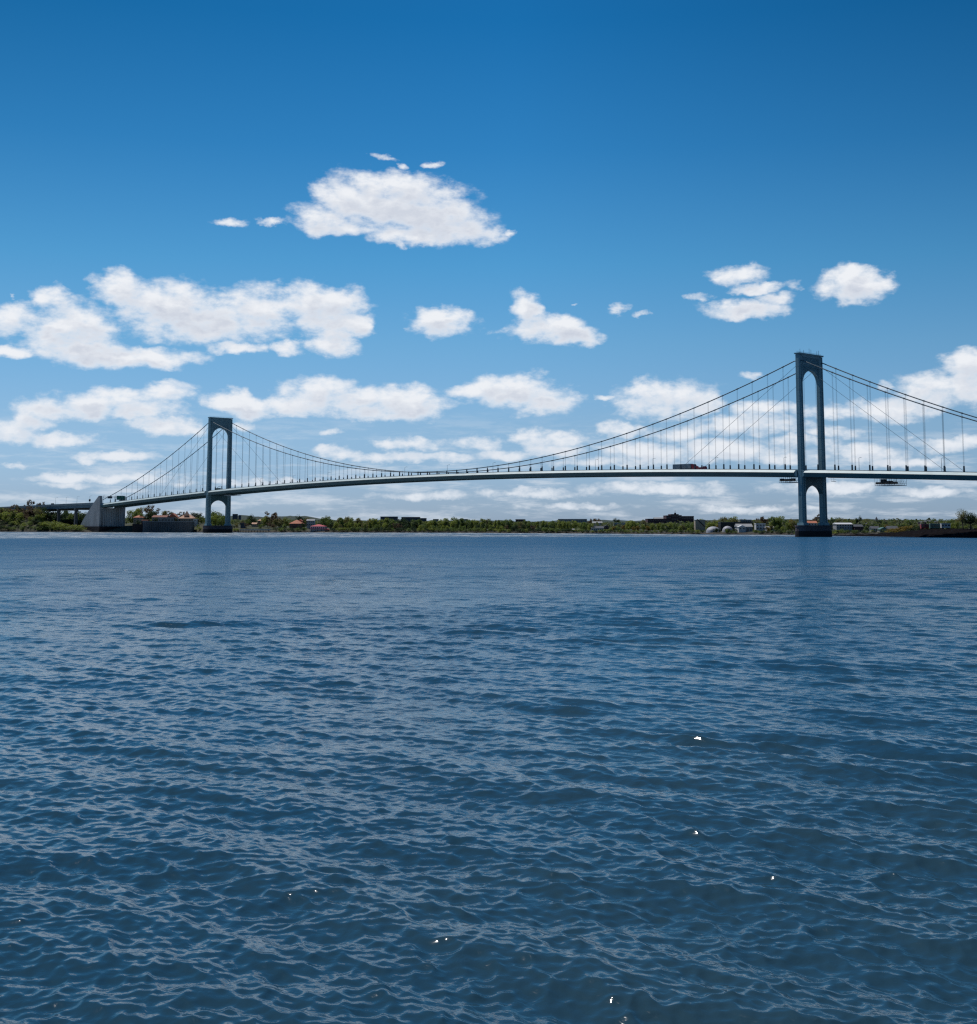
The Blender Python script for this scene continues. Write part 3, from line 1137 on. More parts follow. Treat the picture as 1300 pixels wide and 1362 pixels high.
def van(s, t, zf, label):
    e = empty('van', bw(s, t, zf(s) + .02), -TH, label, 'van')
    mb = MB(); mb.prism([(-2.6, .4), (-2.6, 2.3), (1.2, 2.3), (2.0, 1.4), (2.6, 1.2), (2.6, .4)], -.95, .95, 'y')
    mb.build('body', 'black_steel', e)
    mb = MB(); mb.prism([(.2, 1.45), (.2, 2.05), (1.05, 2.05), (1.65, 1.45)], -.97, .97, 'y')
    mb.build('window', 'glass', e)
    wheels(e, (-1.7, 1.7), .95)


def u_to_s_via(u):
    lo_, hi_ = -700, -220
    for _ in range(40):
        m = (lo_ + hi_) / 2
        if uv_of(*bw(m, 3, 32))[0] < u: lo_ = m
        else: hi_ = m
    return m


van(u_to_s_via(71), 2.2, via_z, 'black van on the approach viaduct near the trees')

# working platforms slung under the deck
def platform(s0, s1, label, depth=4.0, dense=True, ym=8.0):
    sc_ = (s0 + s1) / 2
    z = deck_z(sc_) - 4.15
    e = empty('work_platform', bw(sc_, 0, z), -TH, label, 'work platform')
    hl = (s1 - s0) / 2
    rnd = random.Random(int(s0))
    mb = MB(); mb.box(-hl, hl, -3, ym, -depth, -depth + .25)
    mb.build('floor', 'pale_steel', e)
    mb = MB()
    x = -hl
    while x < hl:
        for y in (-3, ym / 2, ym):
            mb.tube([(x, y, -depth + .2), (x, y, -.02)], .08, 4)
            if rnd.random() < .7 and x + 1.6 < hl:
                mb.tube([(x, y, -depth + .2), (x + 1.6, y, -1.3)], .06, 4)
        x += 1.6
    for y in (-3, ym):
        mb.tube([(-hl, y, -depth + 1.4), (hl, y, -depth + 1.4)], .06, 4)
    mb.build('hanger_frame', 'black_steel', e)
    if dense:
        x = -hl + .4
        while x < hl - 2:
            ln = rnd.uniform(1.6, 4.5)
            mb = MB()
            hh = rnd.uniform(1.2, depth - 1.3)
            mb.box(x, min(x + ln, hl), -2.9, -2.7 + rnd.uniform(.5, 3), -depth + .9, -depth + .9 + hh)
            mb.build('tarpaulin', 'black_steel', e)
            x += ln + rnd.uniform(.2, 1.2)


platform(u_to_s(1038, -2, 36), L - 4, 'cluttered black work platform slung under the deck just left of the right tower', 3.8)
platform(u_to_s(1165, -2, 36), u_to_s(1206, 8, 36), 'long cluttered black work platform under the deck right of the right tower', 4.4)
platform(u_to_s(304, 2, 36), u_to_s(314, 2, 36), 'short grey work platform under the deck right of the left tower', 2.6, False)
platform(u_to_s(1107, -2, 36), u_to_s(1110, -2, 36), 'small open inspection cradle under the deck just right of the right tower', 2.6, False, 0)

# ------------------------------------------------------------------ buildings
def near(u, d):
    Y = shore_y(u) + d
    X = X_at(u, Y)
    return X, Y


def house(name, u0, u1, vtop, vbase, d, wall, roof, label, cat='house', rtype='gable', roof_v=None, depth=None, rows=2, cols=4, group=None, Y=None, chimney=False, win=True):
    uc = (u0 + u1) / 2
    Y = Y or shore_y(uc) + d
    x0, x1 = X_at(u0, Y), X_at(u1, Y)
    z1 = Z_at(vtop, Y)
    zb = Z_at(vbase, Y)
    zr = Z_at(roof_v, Y) if roof_v else z1
    w = x1 - x0
    dp = depth or max(8, min(w, 16))
    gz = min(ground_z((x0 + x1) / 2, Y), ground_z((x0 + x1) / 2, Y + dp), zb)
    e = empty(name, ((x0 + x1) / 2, Y + dp / 2, zb), 0, label, cat, group)
    wall_mb = MB()
    hw, hd = w / 2, dp / 2
    h = zr - zb
    wall_mb.box(-hw, hw, -hd, hd, gz - zb - 1.5, h)
    wall_mb.build('wall', wall, e)
    H = z1 - zb
    mb = MB()
    ov = .5
    if rtype == 'gable':
        mb.prism([(-hd - ov, h + .003), (hd + ov, h + .003), (0, H)], -hw - ov, hw + ov, 'x')
    elif rtype == 'gable_front':
        mb.prism([(-hw - ov, h + .003), (hw + ov, h + .003), (0, H)], -hd - ov, hd + ov, 'y')
    elif rtype == 'hip':
        k = min(hw, hd) * .9
        mb.add([(-hw - ov, -hd - ov, h + .003), (hw + ov, -hd - ov, h + .003), (hw + ov, hd + ov, h + .003), (-hw - ov, hd + ov, h + .003), (-hw + k, 0, H), (hw - k, 0, H)],
               [(0, 3, 2, 1), (0, 1, 5, 4), (1, 2, 5), (2, 3, 4, 5), (3, 0, 4)])
    else:
        mb.box(-hw - .2, hw + .2, -hd - .2, hd + .2, h + .003, h + max(.5, H - h))
    rf = mb.build('roof', roof, e)
    if chimney:
        mb = MB(); mb.box(hw * .4, hw * .4 + 1, .2, 1.2, h, H + 1.2)
        mb.build('chimney', 'brick_red', rf)
    if win:
        ww, wh = max(.9, w / cols * .45), max(.9, h / rows * .42)
        wm = MB(); wm.box(-ww / 2, ww / 2, -.06, .04, -wh / 2, wh / 2)
        me = None
        for r_ in range(rows):
            for c_ in range(cols):
                xx = -hw + (c_ + .5) * w / cols
                zz = h * (r_ + .55) / rows
                if me is None:
                    o = wm.build('window', 'glass', e); me = o.data
                    o.location = (xx, -hd, zz)
                else:
                    share('window', me, e, (xx, -hd, zz))
    return e


# the bulkhead and the houses on it, right of the anchorage
Yw = 1462
wl = empty('concrete_wall', (0, 0, 0), 0, 'tall ribbed grey concrete sea wall below the orange roofed houses', 'wall')
mb = MB()
xa, xb = X_at(190, Yw), X_at(254.5, Yw)
ztop = Z_at(694.2, Yw)
mb.box(xa, xb, Yw, Yw + 14, -2, ztop)
mb.build('wall_face', 'wall_concrete', wl)
mb = MB(); mb.box(xa - .3, xb + .3, Yw - .5, Yw + 14.3, ztop + .003, ztop + .6)
mb.build('coping', 'grey_wall', wl)
k = 27
for i in range(k):
    x = xa + (xb - xa) * (i + .5) / k
    mb = MB(); mb.box(x - .35, x + .35, Yw - .45, Yw - .003, -2, ztop - .1)
    mb.build('rib', 'wall_concrete', wl)
mb = MB(); mb.box(X_at(176, Yw + 2), xa - .35, Yw + 2, Yw + 12, -2, Z_at(697, Yw))
tag(mb.build('sea_wall', 'wet_granite'), 'low dark sea wall between the anchorage and the ribbed wall', 'wall')

house('house', 177, 190, 685.0, 694, 45, 'tan_wall', 'roof_terracotta', 'small tan house with orange roof just right of the anchorage', rtype='hip', roof_v=688.2, rows=2, cols=3)
house('house', 202, 221, 685.2, 694, 55, 'grey_wall', 'brick_red', 'wide grey house with brick red roof above the ribbed sea wall', rtype='gable', roof_v=687.8, rows=2, cols=6, chimney=True)
house('house', 210, 231, 688.2, 695, 38, 'grey_wall', 'roof_grey', 'pale grey flat annex in front of the brick red roofed house', rtype='flat', roof_v=689, rows=1, cols=5)
house('house', 223, 235, 682.6, 694, 70, 'tan_wall', 'roof_terracotta', 'narrow house with bright orange gable left of the pale hip roofed house', rtype='gable_front', roof_v=688, rows=2, cols=2)
hp = house('house', 237, 257, 683.6, 694.5, 40, 'tan_wall', 'roof_pale_terracotta', 'house with broad pale orange hip roof and a pointed dormer', rtype='hip', roof_v=689.4, rows=1, cols=6, depth=14)
mb = MB(); mb.add([(-3, -5.5, 7.2), (3, -5.5, 7.2), (3, 0, 7.2), (-3, 0, 7.2), (0, -2.8, 12.8)], [(0, 3, 2, 1), (0, 1, 4), (1, 2, 4), (2, 3, 4), (3, 0, 4)])
mb.build('dormer', 'roof_pale_terracotta', hp)
house('kiosk', 257, 262, 690.2, 693.5, 20, 'white_wall', 'roof_white', 'tiny white hut right of the pale hip roofed house', 'hut', rtype='flat', roof_v=690.8, rows=1, cols=1)
house('house', 188, 196, 691.5, 696, 22, 'brick_dark', 'brick_red', 'low dark house with dull red roof behind the left end of the ribbed wall', rtype='gable', roof_v=692)
# beyond the left tower
house('office_block', 309, 315, 683.6, 694, 0, 'brick_navy', 'roof_slate', 'small navy block on the skyline nearest the left tower', 'building', rtype='flat', Y=2500, roof_v=684, rows=4, cols=3, win=False)
house('office_block', 317, 319.5, 685, 694, 0, 'brick_navy', 'roof_slate', 'narrow navy block on the skyline beside the small navy block', 'building', rtype='flat', Y=2500, roof_v=685.4, win=False)
house('house', 335, 341, 695, 702, 45, 'tan_wall', 'roof_pale_terracotta', 'small tan house among trees, left of the cream turret house', rtype='gable', roof_v=697, rows=2, cols=2)
house('house', 343, 347.5, 690.5, 701, 60, 'tan_wall', 'roof_pale_terracotta', 'slim cream house like a turret rising among the trees', rtype='hip', roof_v=692.5, rows=3, cols=1)
house('house', 385, 402, 691.6, 701, 50, 'brick_red', 'roof_terracotta', 'wide brick house with orange roof among trees left of the clubhouse', rtype='hip', roof_v=696.4, rows=2, cols=5)
house('house', 397, 401.5, 690.6, 698, 60, 'brick_red', 'roof_terracotta', 'orange gable standing behind the wide orange roofed brick house', rtype='gable_front', roof_v=693.2, rows=1, cols=1)
house('house', 408, 418, 690.5, 700, 70, 'white_wall', 'roof_grey', 'pale house with grey roof behind the pink clubhouse', rtype='gable', roof_v=692.5, rows=2, cols=4)
cl = house('clubhouse', 413, 432, 697.3, 707.5, 6, 'white_wall', 'roof_red', 'white waterfront clubhouse with two stepped red roofs at the water edge', 'clubhouse', rtype='hip', roof_v=700, rows=2, cols=7, depth=16)
mb = MB(); mb.box(-8.6, 8.6, -10.4, -8.05, 3.0, 3.5)
mb.build('balcony', 'roof_red', cl)
mb = MB()
for i in range(12):
    x = -8 + i * 1.46
    mb.box(x - .12, x + .12, -10.2, -9.96, -.6, 2.996)
mb.build('colonnade', 'white_wall', cl)
house('boathouse', 432.5, 437, 703, 707.5, 4, 'brick_red', 'roof_red', 'small red boathouse attached right of the white clubhouse', 'boathouse', rtype='gable_front', roof_v=704.2, rows=1, cols=1)
# pier
pe = empty('jetty', (X_at(340, 1408), 1408, 0), 0, 'low grey jetty with pale deck along the shore right of the left tower', 'jetty')
mb = MB(); mb.box(-15.5, 15, -4, 3, 2.2, 3.4)
mb.build('jetty_deck', 'roof_grey', pe)
for i in range(11):
    mb = MB(); mb.tube([(-15 + i * 2.95, -3.5, -2), (-15 + i * 2.95, -3.5, 2.198)], .3, 6)
    mb.build('pile', 'black_steel', pe)
house('barn', 320, 325, 695.8, 701.5, 20, 'brick_navy', 'roof_slate', 'black barn at the left end of the jetty', 'barn', rtype='flat', roof_v=696.2, rows=1, cols=1)
# skyline blocks behind the tree belt
house('office_block', 506, 528, 687.0, 699, 0, 'brick_navy', 'roof_slate', 'broad navy flat roofed block, left one of the pair above the tree belt', 'building', rtype='flat', Y=1750, roof_v=687.8, rows=4, cols=10)
house('office_block', 534, 558, 687.6, 699, 0, 'brick_navy', 'roof_slate', 'broad navy flat roofed block, right one of the pair above the tree belt', 'building', rtype='flat', Y=1800, roof_v=688.4, rows=4, cols=11)
house('office_block', 558.5, 567, 689, 699, 0, 'brick_navy', 'roof_grey', 'lower navy wing adjoining the right skyline block', 'building', rtype='flat', Y=1800, roof_v=689.6, rows=3, cols=4)
house('office_block', 576, 583, 690.4, 700, 0, 'grey_wall', 'roof_slate', 'small grey block peeping over trees left of the belt centre', 'building', rtype='flat', Y=1900, roof_v=690.8, rows=2, cols=3)
house('office_block', 611, 622, 690.3, 700, 0, 'grey_wall', 'roof_green', 'grey green flat block peeping over the middle of the tree belt', 'building', rtype='flat', Y=1700, roof_v=690.9, rows=2, cols=4)
house('office_block', 686, 699, 690.6, 700, 0, 'brick_dark', 'roof_slate', 'small dark maroon block peeping over the tree belt', 'building', rtype='flat', Y=1600, roof_v=691.2, rows=2, cols=5)
house('office_block', 743, 781, 690.2, 700, 0, 'grey_wall', 'roof_grey', 'long low grey building on the skyline right of the maroon block', 'building', rtype='flat', Y=1700, roof_v=691.0, rows=2, cols=14)
house('house', 789, 801, 693.5, 700, 110, 'white_wall', 'roof_grey', 'white house with grey roof, left one in the tree gap', rtype='gable', roof_v=695.6, rows=2, cols=4, group=None)
house('house', 787, 803, 699.5, 707, 30, 'white_wall', 'roof_slate', 'long white shed with slate roof near the water in the tree gap', 'shed', rtype='gable', roof_v=702.4, rows=1, cols=6)
house('house', 804, 810, 698.6, 707, 34, 'brick_dark', 'roof_slate', 'dark upright house right of the long white shed', rtype='gable_front', roof_v=700.3, rows=2, cols=2)
house('house', 817, 832, 695.4, 703, 120, 'grey_wall', 'roof_white', 'wide building with pale flat roof behind the golden trees', 'building', rtype='flat', roof_v=696.1, rows=1, cols=6)
house('house', 762, 770, 703.2, 708, 12, 'tan_wall', 'roof_grey', 'tiny tan hut on the bank left of the long white shed', 'hut', rtype='gable', roof_v=704.5, rows=1, cols=2)
# dark brick complex
e = house('brick_building', 862, 886.5, 690.0, 702, 0, 'brick_dark', 'brick_dark', 'large dark maroon brick complex with a stepped centre and mast above the trees', 'building', rtype='flat', Y=1330, roof_v=690.6, rows=3, cols=8, depth=26)
def wing(u0, u1, vt, dy, rows, cols):
    Y = 1330
    ex, ey, ez = e.location
    mb = MB()
    x0, x1, z1 = X_at(u0, Y) - ex, X_at(u1, Y) - ex, Z_at(vt, Y) - ez
    mb.box(x0, x1, -13 + dy, 13 + dy, -4, z1)
    mb.build('wall', 'brick_dark', e)
    mb = MB()
    mb.box(x0 - .2, x1 + .2, -13.2 + dy, 13.2 + dy, z1 + .003, z1 + .6)
    mb.build('roof', 'brick_dark', e)
    wm = MB(); wm.box(-.6, .6, -.06, .04, -.8, .8)
    me = None
    for r_ in range(rows):
        for c_ in range(cols):
            p = (x0 + (x1 - x0) * (c_ + .5) / cols, -13 + dy, z1 * (r_ + .6) / rows)
            if me is None:
                o = wm.build('window', 'glass', e); me = o.data; o.location = p
            else:
                share('window', me, e, p)
wing(886.6, 893, 686.3, -.5, 3, 3)
wing(893.1, 903, 684.6, -1, 4, 4)
wing(903.1, 907, 686.0, -.5, 3, 2)
wing(907.1, 923.5, 687.2, .4, 3, 7)
mb = MB()
ex, ey, ez = e.location
mx, mz = X_at(900.5, 1330) - ex, Z_at(684.6, 1330) - ez
mb.box(mx - .9, mx + .9, -2, 0, mz + .6, mz + 2.0)
mb.tube([(mx, -1, mz + 1.8), (mx, -1, mz + 4.2)], .2, 5)
mb.build('mast', 'black_steel', e)
house('office_block', 871, 883, 688, 700, 0, 'grey_wall', 'roof_grey', 'pale grey tops of a hall behind the left wing of the brick complex', 'building', rtype='gable', Y=1500, roof_v=690, win=False)

# works yard on the right
tb = house('silo_building', 925.3, 938.3, 691.6, 706, 42, 'tan_wall', 'roof_grey', 'tall pale tan works building crossed by a dark diagonal stair', 'building', rtype='flat', roof_v=692.2, rows=1, cols=1, depth=9, win=False)
mb = MB()
mb.add([(-3.2, -4.9, 9.8), (-2.2, -4.9, 9.8), (4.2, -4.9, 3.4), (3.2, -4.9, 3.4), (-3.2, -4.52, 9.8), (-2.2, -4.52, 9.8), (4.2, -4.52, 3.4), (3.2, -4.52, 3.4)],
       [(0, 1, 2, 3), (7, 6, 5, 4), (0, 4, 5, 1), (1, 5, 6, 2), (2, 6, 7, 3), (3, 7, 4, 0)])
mb.build('stair', 'black_steel', tb)


def dome(u0, u1, vt, vb, d, label):
    uc = (u0 + u1) / 2
    Y = shore_y(uc) + d
    R_ = (X_at(u1, Y) - X_at(u0, Y)) / 2
    zb, zt = Z_at(vb, Y), Z_at(vt, Y)
    e = empty('storage_dome', (X_at(uc, Y), Y + R_, zb), 0, label, 'storage dome', 'white storage domes in the works yard')
    mb = MB()
    n, h = 28, zt - zb
    pr = [(1, -2), (1, h * .35), (.97, h * .45), (.86, h * .66), (.66, h * .83), (.4, h * .94), (.12, h * .995)]
    for f, z in pr:
        for k_ in range(n):
            a = 2 * math.pi * k_ / n
            mb.v.append((R_ * f * math.cos(a), R_ * f * math.sin(a), z))
    for i in range(len(pr) - 1):
        for k_ in range(n):
            mb.f.append((i * n + k_, i * n + (k_ + 1) % n, (i + 1) * n + (k_ + 1) % n, (i + 1) * n + k_)); mb.m.append(0)
    mb.f.append(tuple((len(pr) - 1) * n + k_ for k_ in range(n))); mb.m.append(0)
    mb.build('shell', 'dome_skin', e, True)
    mb = MB(); mb.box(-R_ * .2, R_ * .2, -R_ - .3, -R_ + 1.5, -1, h * .3)
    mb.build('door', 'roof_slate', e)


dome(941, 959.5, 700.2, 709, 14, 'left white storage dome in the works yard, with bushes in front')
dome(962, 976.5, 699.6, 709, 18, 'right white storage dome in the works yard, beside the grey sheds')
house('long_shed', 959, 1001.5, 694.4, 701, 60, 'black_steel', 'roof_slate', 'long black flat shed behind the white storage domes', 'shed', rtype='flat', roof_v=695.2, win=False, depth=14)
house('warehouse', 981, 1001, 696.6, 709.2, 22, 'grey_wall', 'roof_grey', 'wide pale grey warehouse right of the storage domes', 'warehouse', rtype='gable', roof_v=700.5, rows=1, cols=5)
house('warehouse', 983, 992, 698.4, 705.5, 12, 'white_wall', 'roof_white', 'small white gabled hall in front of the pale grey warehouse', 'hall', rtype='gable_front', roof_v=701, rows=1, cols=2)
house('warehouse', 1006, 1018.5, 696.2, 705, 50, 'white_wall', 'roof_white', 'white box shaped hall right of the pale grey warehouse', 'hall', rtype='flat', roof_v=696.9, rows=2, cols=3)
house('office_block', 985, 1000, 691.2, 697, 130, 'grey_wall', 'roof_grey', 'grey rooftop with vents above the black shed', 'building', rtype='flat', roof_v=691.8, rows=1, cols=6)
house('house', 1020, 1030, 700, 709, 40, 'grey_wall', 'roof_grey', 'grey house under the round crowned tree left of the right tower', rtype='gable', roof_v=702.5)
house('house', 1075.5, 1087, 692.8, 699.5, 60, 'white_wall', 'roof_terracotta', 'white house with orange roof seen between the legs of the right tower', rtype='gable', roof_v=695.6, rows=1, cols=3)
house('house', 1113, 1134, 695.2, 704, 40, 'grey_wall', 'roof_white', 'white roofed building among dark bushes right of the right tower', rtype='gable', roof_v=697.2, rows=2, cols=6)
house('house', 1137, 1148, 697.5, 708, 36, 'brick_dark', 'roof_slate', 'dark house between the white roofed building and the pale waterside houses', rtype='gable', roof_v=700.4)
house('house', 1153, 1167, 694.0, 700, 120, 'brick_navy', 'roof_slate', 'navy roofed house on the rise behind the waterside houses', rtype='hip', roof_v=697)
house('house', 1160, 1170, 699.8, 709.5, 24, 'white_wall', 'roof_slate', 'left pale waterside house behind the tip of the rocky spit', rtype='gable', roof_v=703)
house('house', 1171, 1181, 701.2, 709.5, 22, 'white_wall', 'roof_green', 'middle pale waterside house with greenish roof behind the rocky spit', rtype='gable_front', roof_v=704)
house('house', 1182, 1195, 699.6, 709, 26, 'grey_wall', 'roof_slate', 'right pale waterside house with tall slate roof behind the rocky spit', rtype='gable', roof_v=703.4)
house('house', 1228, 1250, 691.4, 699, 110, 'brick_dark', 'roof_slate', 'wide maroon house on the skyline above the parked trailers', rtype='hip', roof_v=694.5, rows=1, cols=6)
house('church', 1166, 1168.2, 687.2, 697, 150, 'brick_navy', 'roof_slate', 'slim dark steeple on the skyline right of the right tower', 'steeple', rtype='hip', roof_v=692, win=False, depth=3)


# trailers parked on the spit
def box_trailer(u0, u1, mat_, label, name='box_trailer'):
    uc = (u0 + u1) / 2
    Y = spit_Y(uc) - 2
    x0, x1 = X_at(u0, Y), X_at(u1, Y)
    e = empty(name, ((x0 + x1) / 2, Y, spit_z(uc) - .15), 0, label, 'trailer')
    w = (x1 - x0) / 2
    mb = MB(); mb.box(-w, w, -1.2, 1.2, .8, 3.5)
    mb.build('body', mat_, e)
    mb = MB(); mb.box(-w - .1, w + .1, -1.3, 1.3, 3.503, 3.65)
    mb.build('roof', 'roof_white', e)
    for xx in (-w * .6, w * .6):
        for sg in (-1, 1):
            mb = MB()
            y0, y1 = sorted((sg * .9, sg * 1.15))
            mb.prism([(xx + .42 * math.cos(a), .42 + .42 * math.sin(a)) for a in [math.pi * 2 * i / 12 for i in range(12)]], y0, y1, 'y')
            mb.build('wheel', 'rubber', e)
    for i in range(3):
        mb = MB(); xx = -w + (i + .5) * 2 * w / 3; mb.box(xx - .5, xx + .5, -1.25, -1.203, 1.9, 2.8)
        mb.build('window', 'glass', e)


box_trailer(1225, 1235.5, 'truck_red', 'white roofed red trailer parked on the rocky spit')
box_trailer(1237, 1250, 'roof_green', 'long green grey trailer parked between the red and the white one')
box_trailer(1252, 1264, 'white_wall', 'white trailer parked at the right end of the row on the spit')

# a little boat and channel marker in the far water are omitted; overhead mast on the skyline
# ------------------------------------------------------------------ trees
def crown_mesh(seed, mat_, kind):
    rnd = random.Random(seed)
    mb = MB()
    lobes = []
    if kind == 'round':
        for i in range(11):
            a = rnd.uniform(0, 6.28)
            rr = rnd.uniform(.05, .34)
            lobes.append((rr * math.cos(a), rr * math.sin(a), .2 + .62 * i / 10, rnd.uniform(.15, .23)))
    elif kind == 'tall':
        for i in range(11):
            a = rnd.uniform(0, 6.28)
            z = .12 + .78 * i / 10
            rr = rnd.uniform(.02, .20) * (1.15 - z * .6)
            lobes.append((rr * math.cos(a), rr * math.sin(a), z, rnd.uniform(.13, .19) * (1.25 - z * .5)))
    elif kind == 'bush':
        for i in range(9):
            a = rnd.uniform(0, 6.28)
            rr = rnd.uniform(.05, .5)
            lobes.append((rr * math.cos(a), rr * math.sin(a), rnd.uniform(.2, .7), rnd.uniform(.2, .32)))
    elif kind == 'sparse':
        for i in range(14):
            a = rnd.uniform(0, 6.28)
            rr = rnd.uniform(.1, .42)
            lobes.append((rr * math.cos(a), rr * math.sin(a), rnd.uniform(.4, .95), rnd.uniform(.09, .15)))
    nper = {'round': 90, 'tall': 80, 'bush': 90, 'sparse': 55}[kind]
    for (lx, ly, lz, lr) in lobes:
        for k_ in range(nper):
            d = Vector((rnd.gauss(0, 1), rnd.gauss(0, 1), rnd.gauss(0, 1))).normalized()
            rr = lr * rnd.uniform(.45, 1.1)
            p = Vector((lx, ly, lz)) + Vector((d.x * rr, d.y * rr, d.z * rr * .85))
            if p.z < .04:
                continue
            nrm = (d + Vector((rnd.gauss(0, .6), rnd.gauss(0, .6), rnd.gauss(0, .6) + .3))).normalized()
            a = nrm.orthogonal().normalized()
            b_ = nrm.cross(a)
            s_ = rnd.uniform(.024, .050)
            t = rnd.uniform(0, 3.14)
            a, b_ = a * math.cos(t) + b_ * math.sin(t), b_ * math.cos(t) - a * math.sin(t)
            mb.add([p + a * s_, p + b_ * s_ * .7, p - a * s_, p - b_ * s_ * .7], [(0, 1, 2, 3)])
    me_o = mb.build('crown', mat_)
    me = me_o.data
    bpy.data.objects.remove(me_o)
    # trunk with limbs
    tb_ = MB()
    top = .75 if kind != 'bush' else .35
    tb_.tube([(0, 0, -.08), (.005, 0, .2), (.01, .01, top)], [.028, .020, .006], 6)
    for i in range(9 if kind == 'sparse' else 5):
        lx, ly, lz, lr = lobes[i % len(lobes)]
        z0 = min(lz * .5, top * .7)
        tb_.tube([(.005, 0, z0), (lx * .5, ly * .5, (z0 + lz) / 2 + .02), (lx, ly, lz)], [.011, .007, .003], 4)
    to = tb_.build('trunk', 'bark')
    tm = to.data
    bpy.data.objects.remove(to)
    return me, tm


SPEC = {
    'fresh': ('leaf_fresh', 'round', 'fresh green leafy tree', 'tree'),
    'mid': ('leaf_mid', 'round', 'mid green round crowned tree', 'tree'),
    'tall': ('leaf_mid', 'tall', 'tall narrow green tree', 'tree'),
    'tallf': ('leaf_fresh', 'tall', 'upright yellow green tree', 'tree'),
    'olive': ('leaf_olive', 'round', 'olive brown budding tree', 'tree'),
    'dark': ('leaf_dark', 'round', 'dark evergreen tree', 'tree'),
    'bud': ('leaf_bud', 'sparse', 'thin reddish brown tree with bare twigs', 'tree'),
    'gold': ('leaf_gold', 'round', 'golden yellow flowering tree', 'tree'),
    'bush': ('leaf_mid', 'bush', 'green waterside bush', 'bush'),
    'bushf': ('leaf_fresh', 'bush', 'bright yellow green bush', 'bush'),
    'bushd': ('leaf_dark', 'bush', 'dark waterside bush', 'bush'),
    'bushg': ('leaf_gold', 'bush', 'orange brown bush', 'bush'),
}
PROTO = {}
for i, (k_, (m_, kd, _, _)) in enumerate(SPEC.items()):
    PROTO[k_] = [crown_mesh(100 + i * 7 + j, m_, kd) for j in range(3)]

ZONES = [(-200, 66, 'on the wooded bank left of the viaduct'), (66, 120, 'under the approach viaduct'), (120, 262, 'around the houses right of the anchorage'),
         (262, 322, 'at the foot of the left tower'), (322, 412, 'between the left tower and the white clubhouse'), (412, 505, 'in the belt just right of the white clubhouse'),
         (505, 600, 'in the shore belt below the two navy blocks'), (600, 735, 'in the middle of the long shore belt'), (735, 785, 'at the right end of the shore belt'),
         (785, 862, 'around the gap with the long white shed'), (862, 940, 'in front of the maroon brick complex'), (940, 1055, 'in the works yard left of the right tower'),
         (1055, 1160, 'on the shore behind the right tower'), (1160, 1320, 'on the rise behind the rocky spit'), (1320, 1700, 'on the shore beyond the right edge')]
cnt = 0
tr = random.Random(11)


def tree(kind, u, v_top, Y=None, d=None, wf=1.0, z0=None, label=None, group='trees along the far shore'):
    global cnt
    cnt += 1
    Y = Y or shore_y(u) + d
    X = X_at(u, Y)
    z = ground_z(X, Y) if z0 is None else z0
    H = max(2.5, (Z_at(v_top, Y) - z) / .96)
    bush = kind.startswith('bush')
    w = min(max(H * wf * tr.uniform(.85, 1.2), H * .6), 17 if bush else 20)
    QUEUE.append((bush, u, X, Y, z, H, w, kind, tr.randrange(3), tr.uniform(0, 6.28), label, group))


QUEUE = []


def plant_all():
    def shows(q):
        bush, u, X, Y, z, H, w = q[:7]
        inside = 1 if -15 < u < 1312 else 0
        # a tree behind others shows only its top
        return inside * (H * w / (Y * Y)) * (1 if Y - shore_y(u) < 75 else .35)
    trees = sorted([q for q in QUEUE if not q[0]], key=shows, reverse=True)
    keep = trees[:288] + [q for q in QUEUE if q[0] and -15 < q[1] < 1312]
    rest, mats = MB(), ['bark']
    for bush, u, X, Y, z, H, w, kind, pi, rz, label, group in keep:
        zone = next(zn for a, b_, zn in ZONES if u < b_)
        o = empty('bush' if bush else 'tree', (X, Y, z), 0, label or (SPEC[kind][2] + ' ' + zone), SPEC[kind][3], 'bushes along the far shore' if bush else group)
        me, tm = PROTO[kind][pi]
        share('trunk', tm, o, rz=rz, sc=(w, w, H))
        share('crown', me, o, rz=rz, sc=(w, w, H))
    for bush, u, X, Y, z, H, w, kind, pi, rz, label, group in trees[288:]:
        c, s_ = math.cos(rz) * w, math.sin(rz) * w
        for me, mn in zip(PROTO[kind][pi], (SPEC[kind][0], 'bark')):
            if mn not in mats: mats.append(mn)
            rest.add([(X + v.co.x * c - v.co.y * s_, Y + v.co.x * s_ + v.co.y * c, z + v.co.z * H) for v in me.vertices],
                     [tuple(p.vertices) for p in me.polygons], mats.index(mn))
    tag(rest.build('background_trees', mats), kind='stuff')


# skyline of the tree tops along the photograph (u, v) and the species mix
def belt(u0, u1, step, vtab, mix, dmin=6, dmax=60, jit=1.5, wf=1.0):
    u = u0
    while u < u1:
        v = lerp_table(u, vtab) + tr.uniform(-1.3, jit + 1.3)
        tree(tr.choice(mix), u + tr.uniform(-step * .3, step * .3), v, d=tr.uniform(dmin, dmax), wf=wf)
        u += step * tr.uniform(.75, 1.25)


# wooded bank on the left
belt(-20, 66, 7, [(-20, 675), (0, 677), (30, 676), (66, 678)], ['bud', 'olive', 'mid', 'bud', 'dark'], 90, 160)
tree('bud', 38, 666, d=110, wf=.7); tree('bud', 53, 669, d=120, wf=.7); tree('bud', 18, 671, d=120)
belt(-16, 63, 5.5, [(-20, 677), (14, 674), (40, 675), (56, 674), (64, 677)], ['bud', 'olive', 'dark', 'bud', 'mid'], 34, 58, wf=1.1)
belt(-14, 64, 7, [(-20, 683), (14, 678), (40, 685), (56, 680), (66, 685)], ['fresh', 'mid', 'mid', 'dark', 'bud', 'fresh'], 16, 32, wf=1.2)
belt(-10, 66, 8, [(-10, 690), (66, 692)], ['bush', 'bushd', 'bushf', 'dark'], 8, 22, wf=1.5)
for u, v in ((64, 692.5), (71, 691), (79, 693), (87, 695.5), (101, 696.5)):
    tree('bushf', u, v, d=9, wf=2.2)
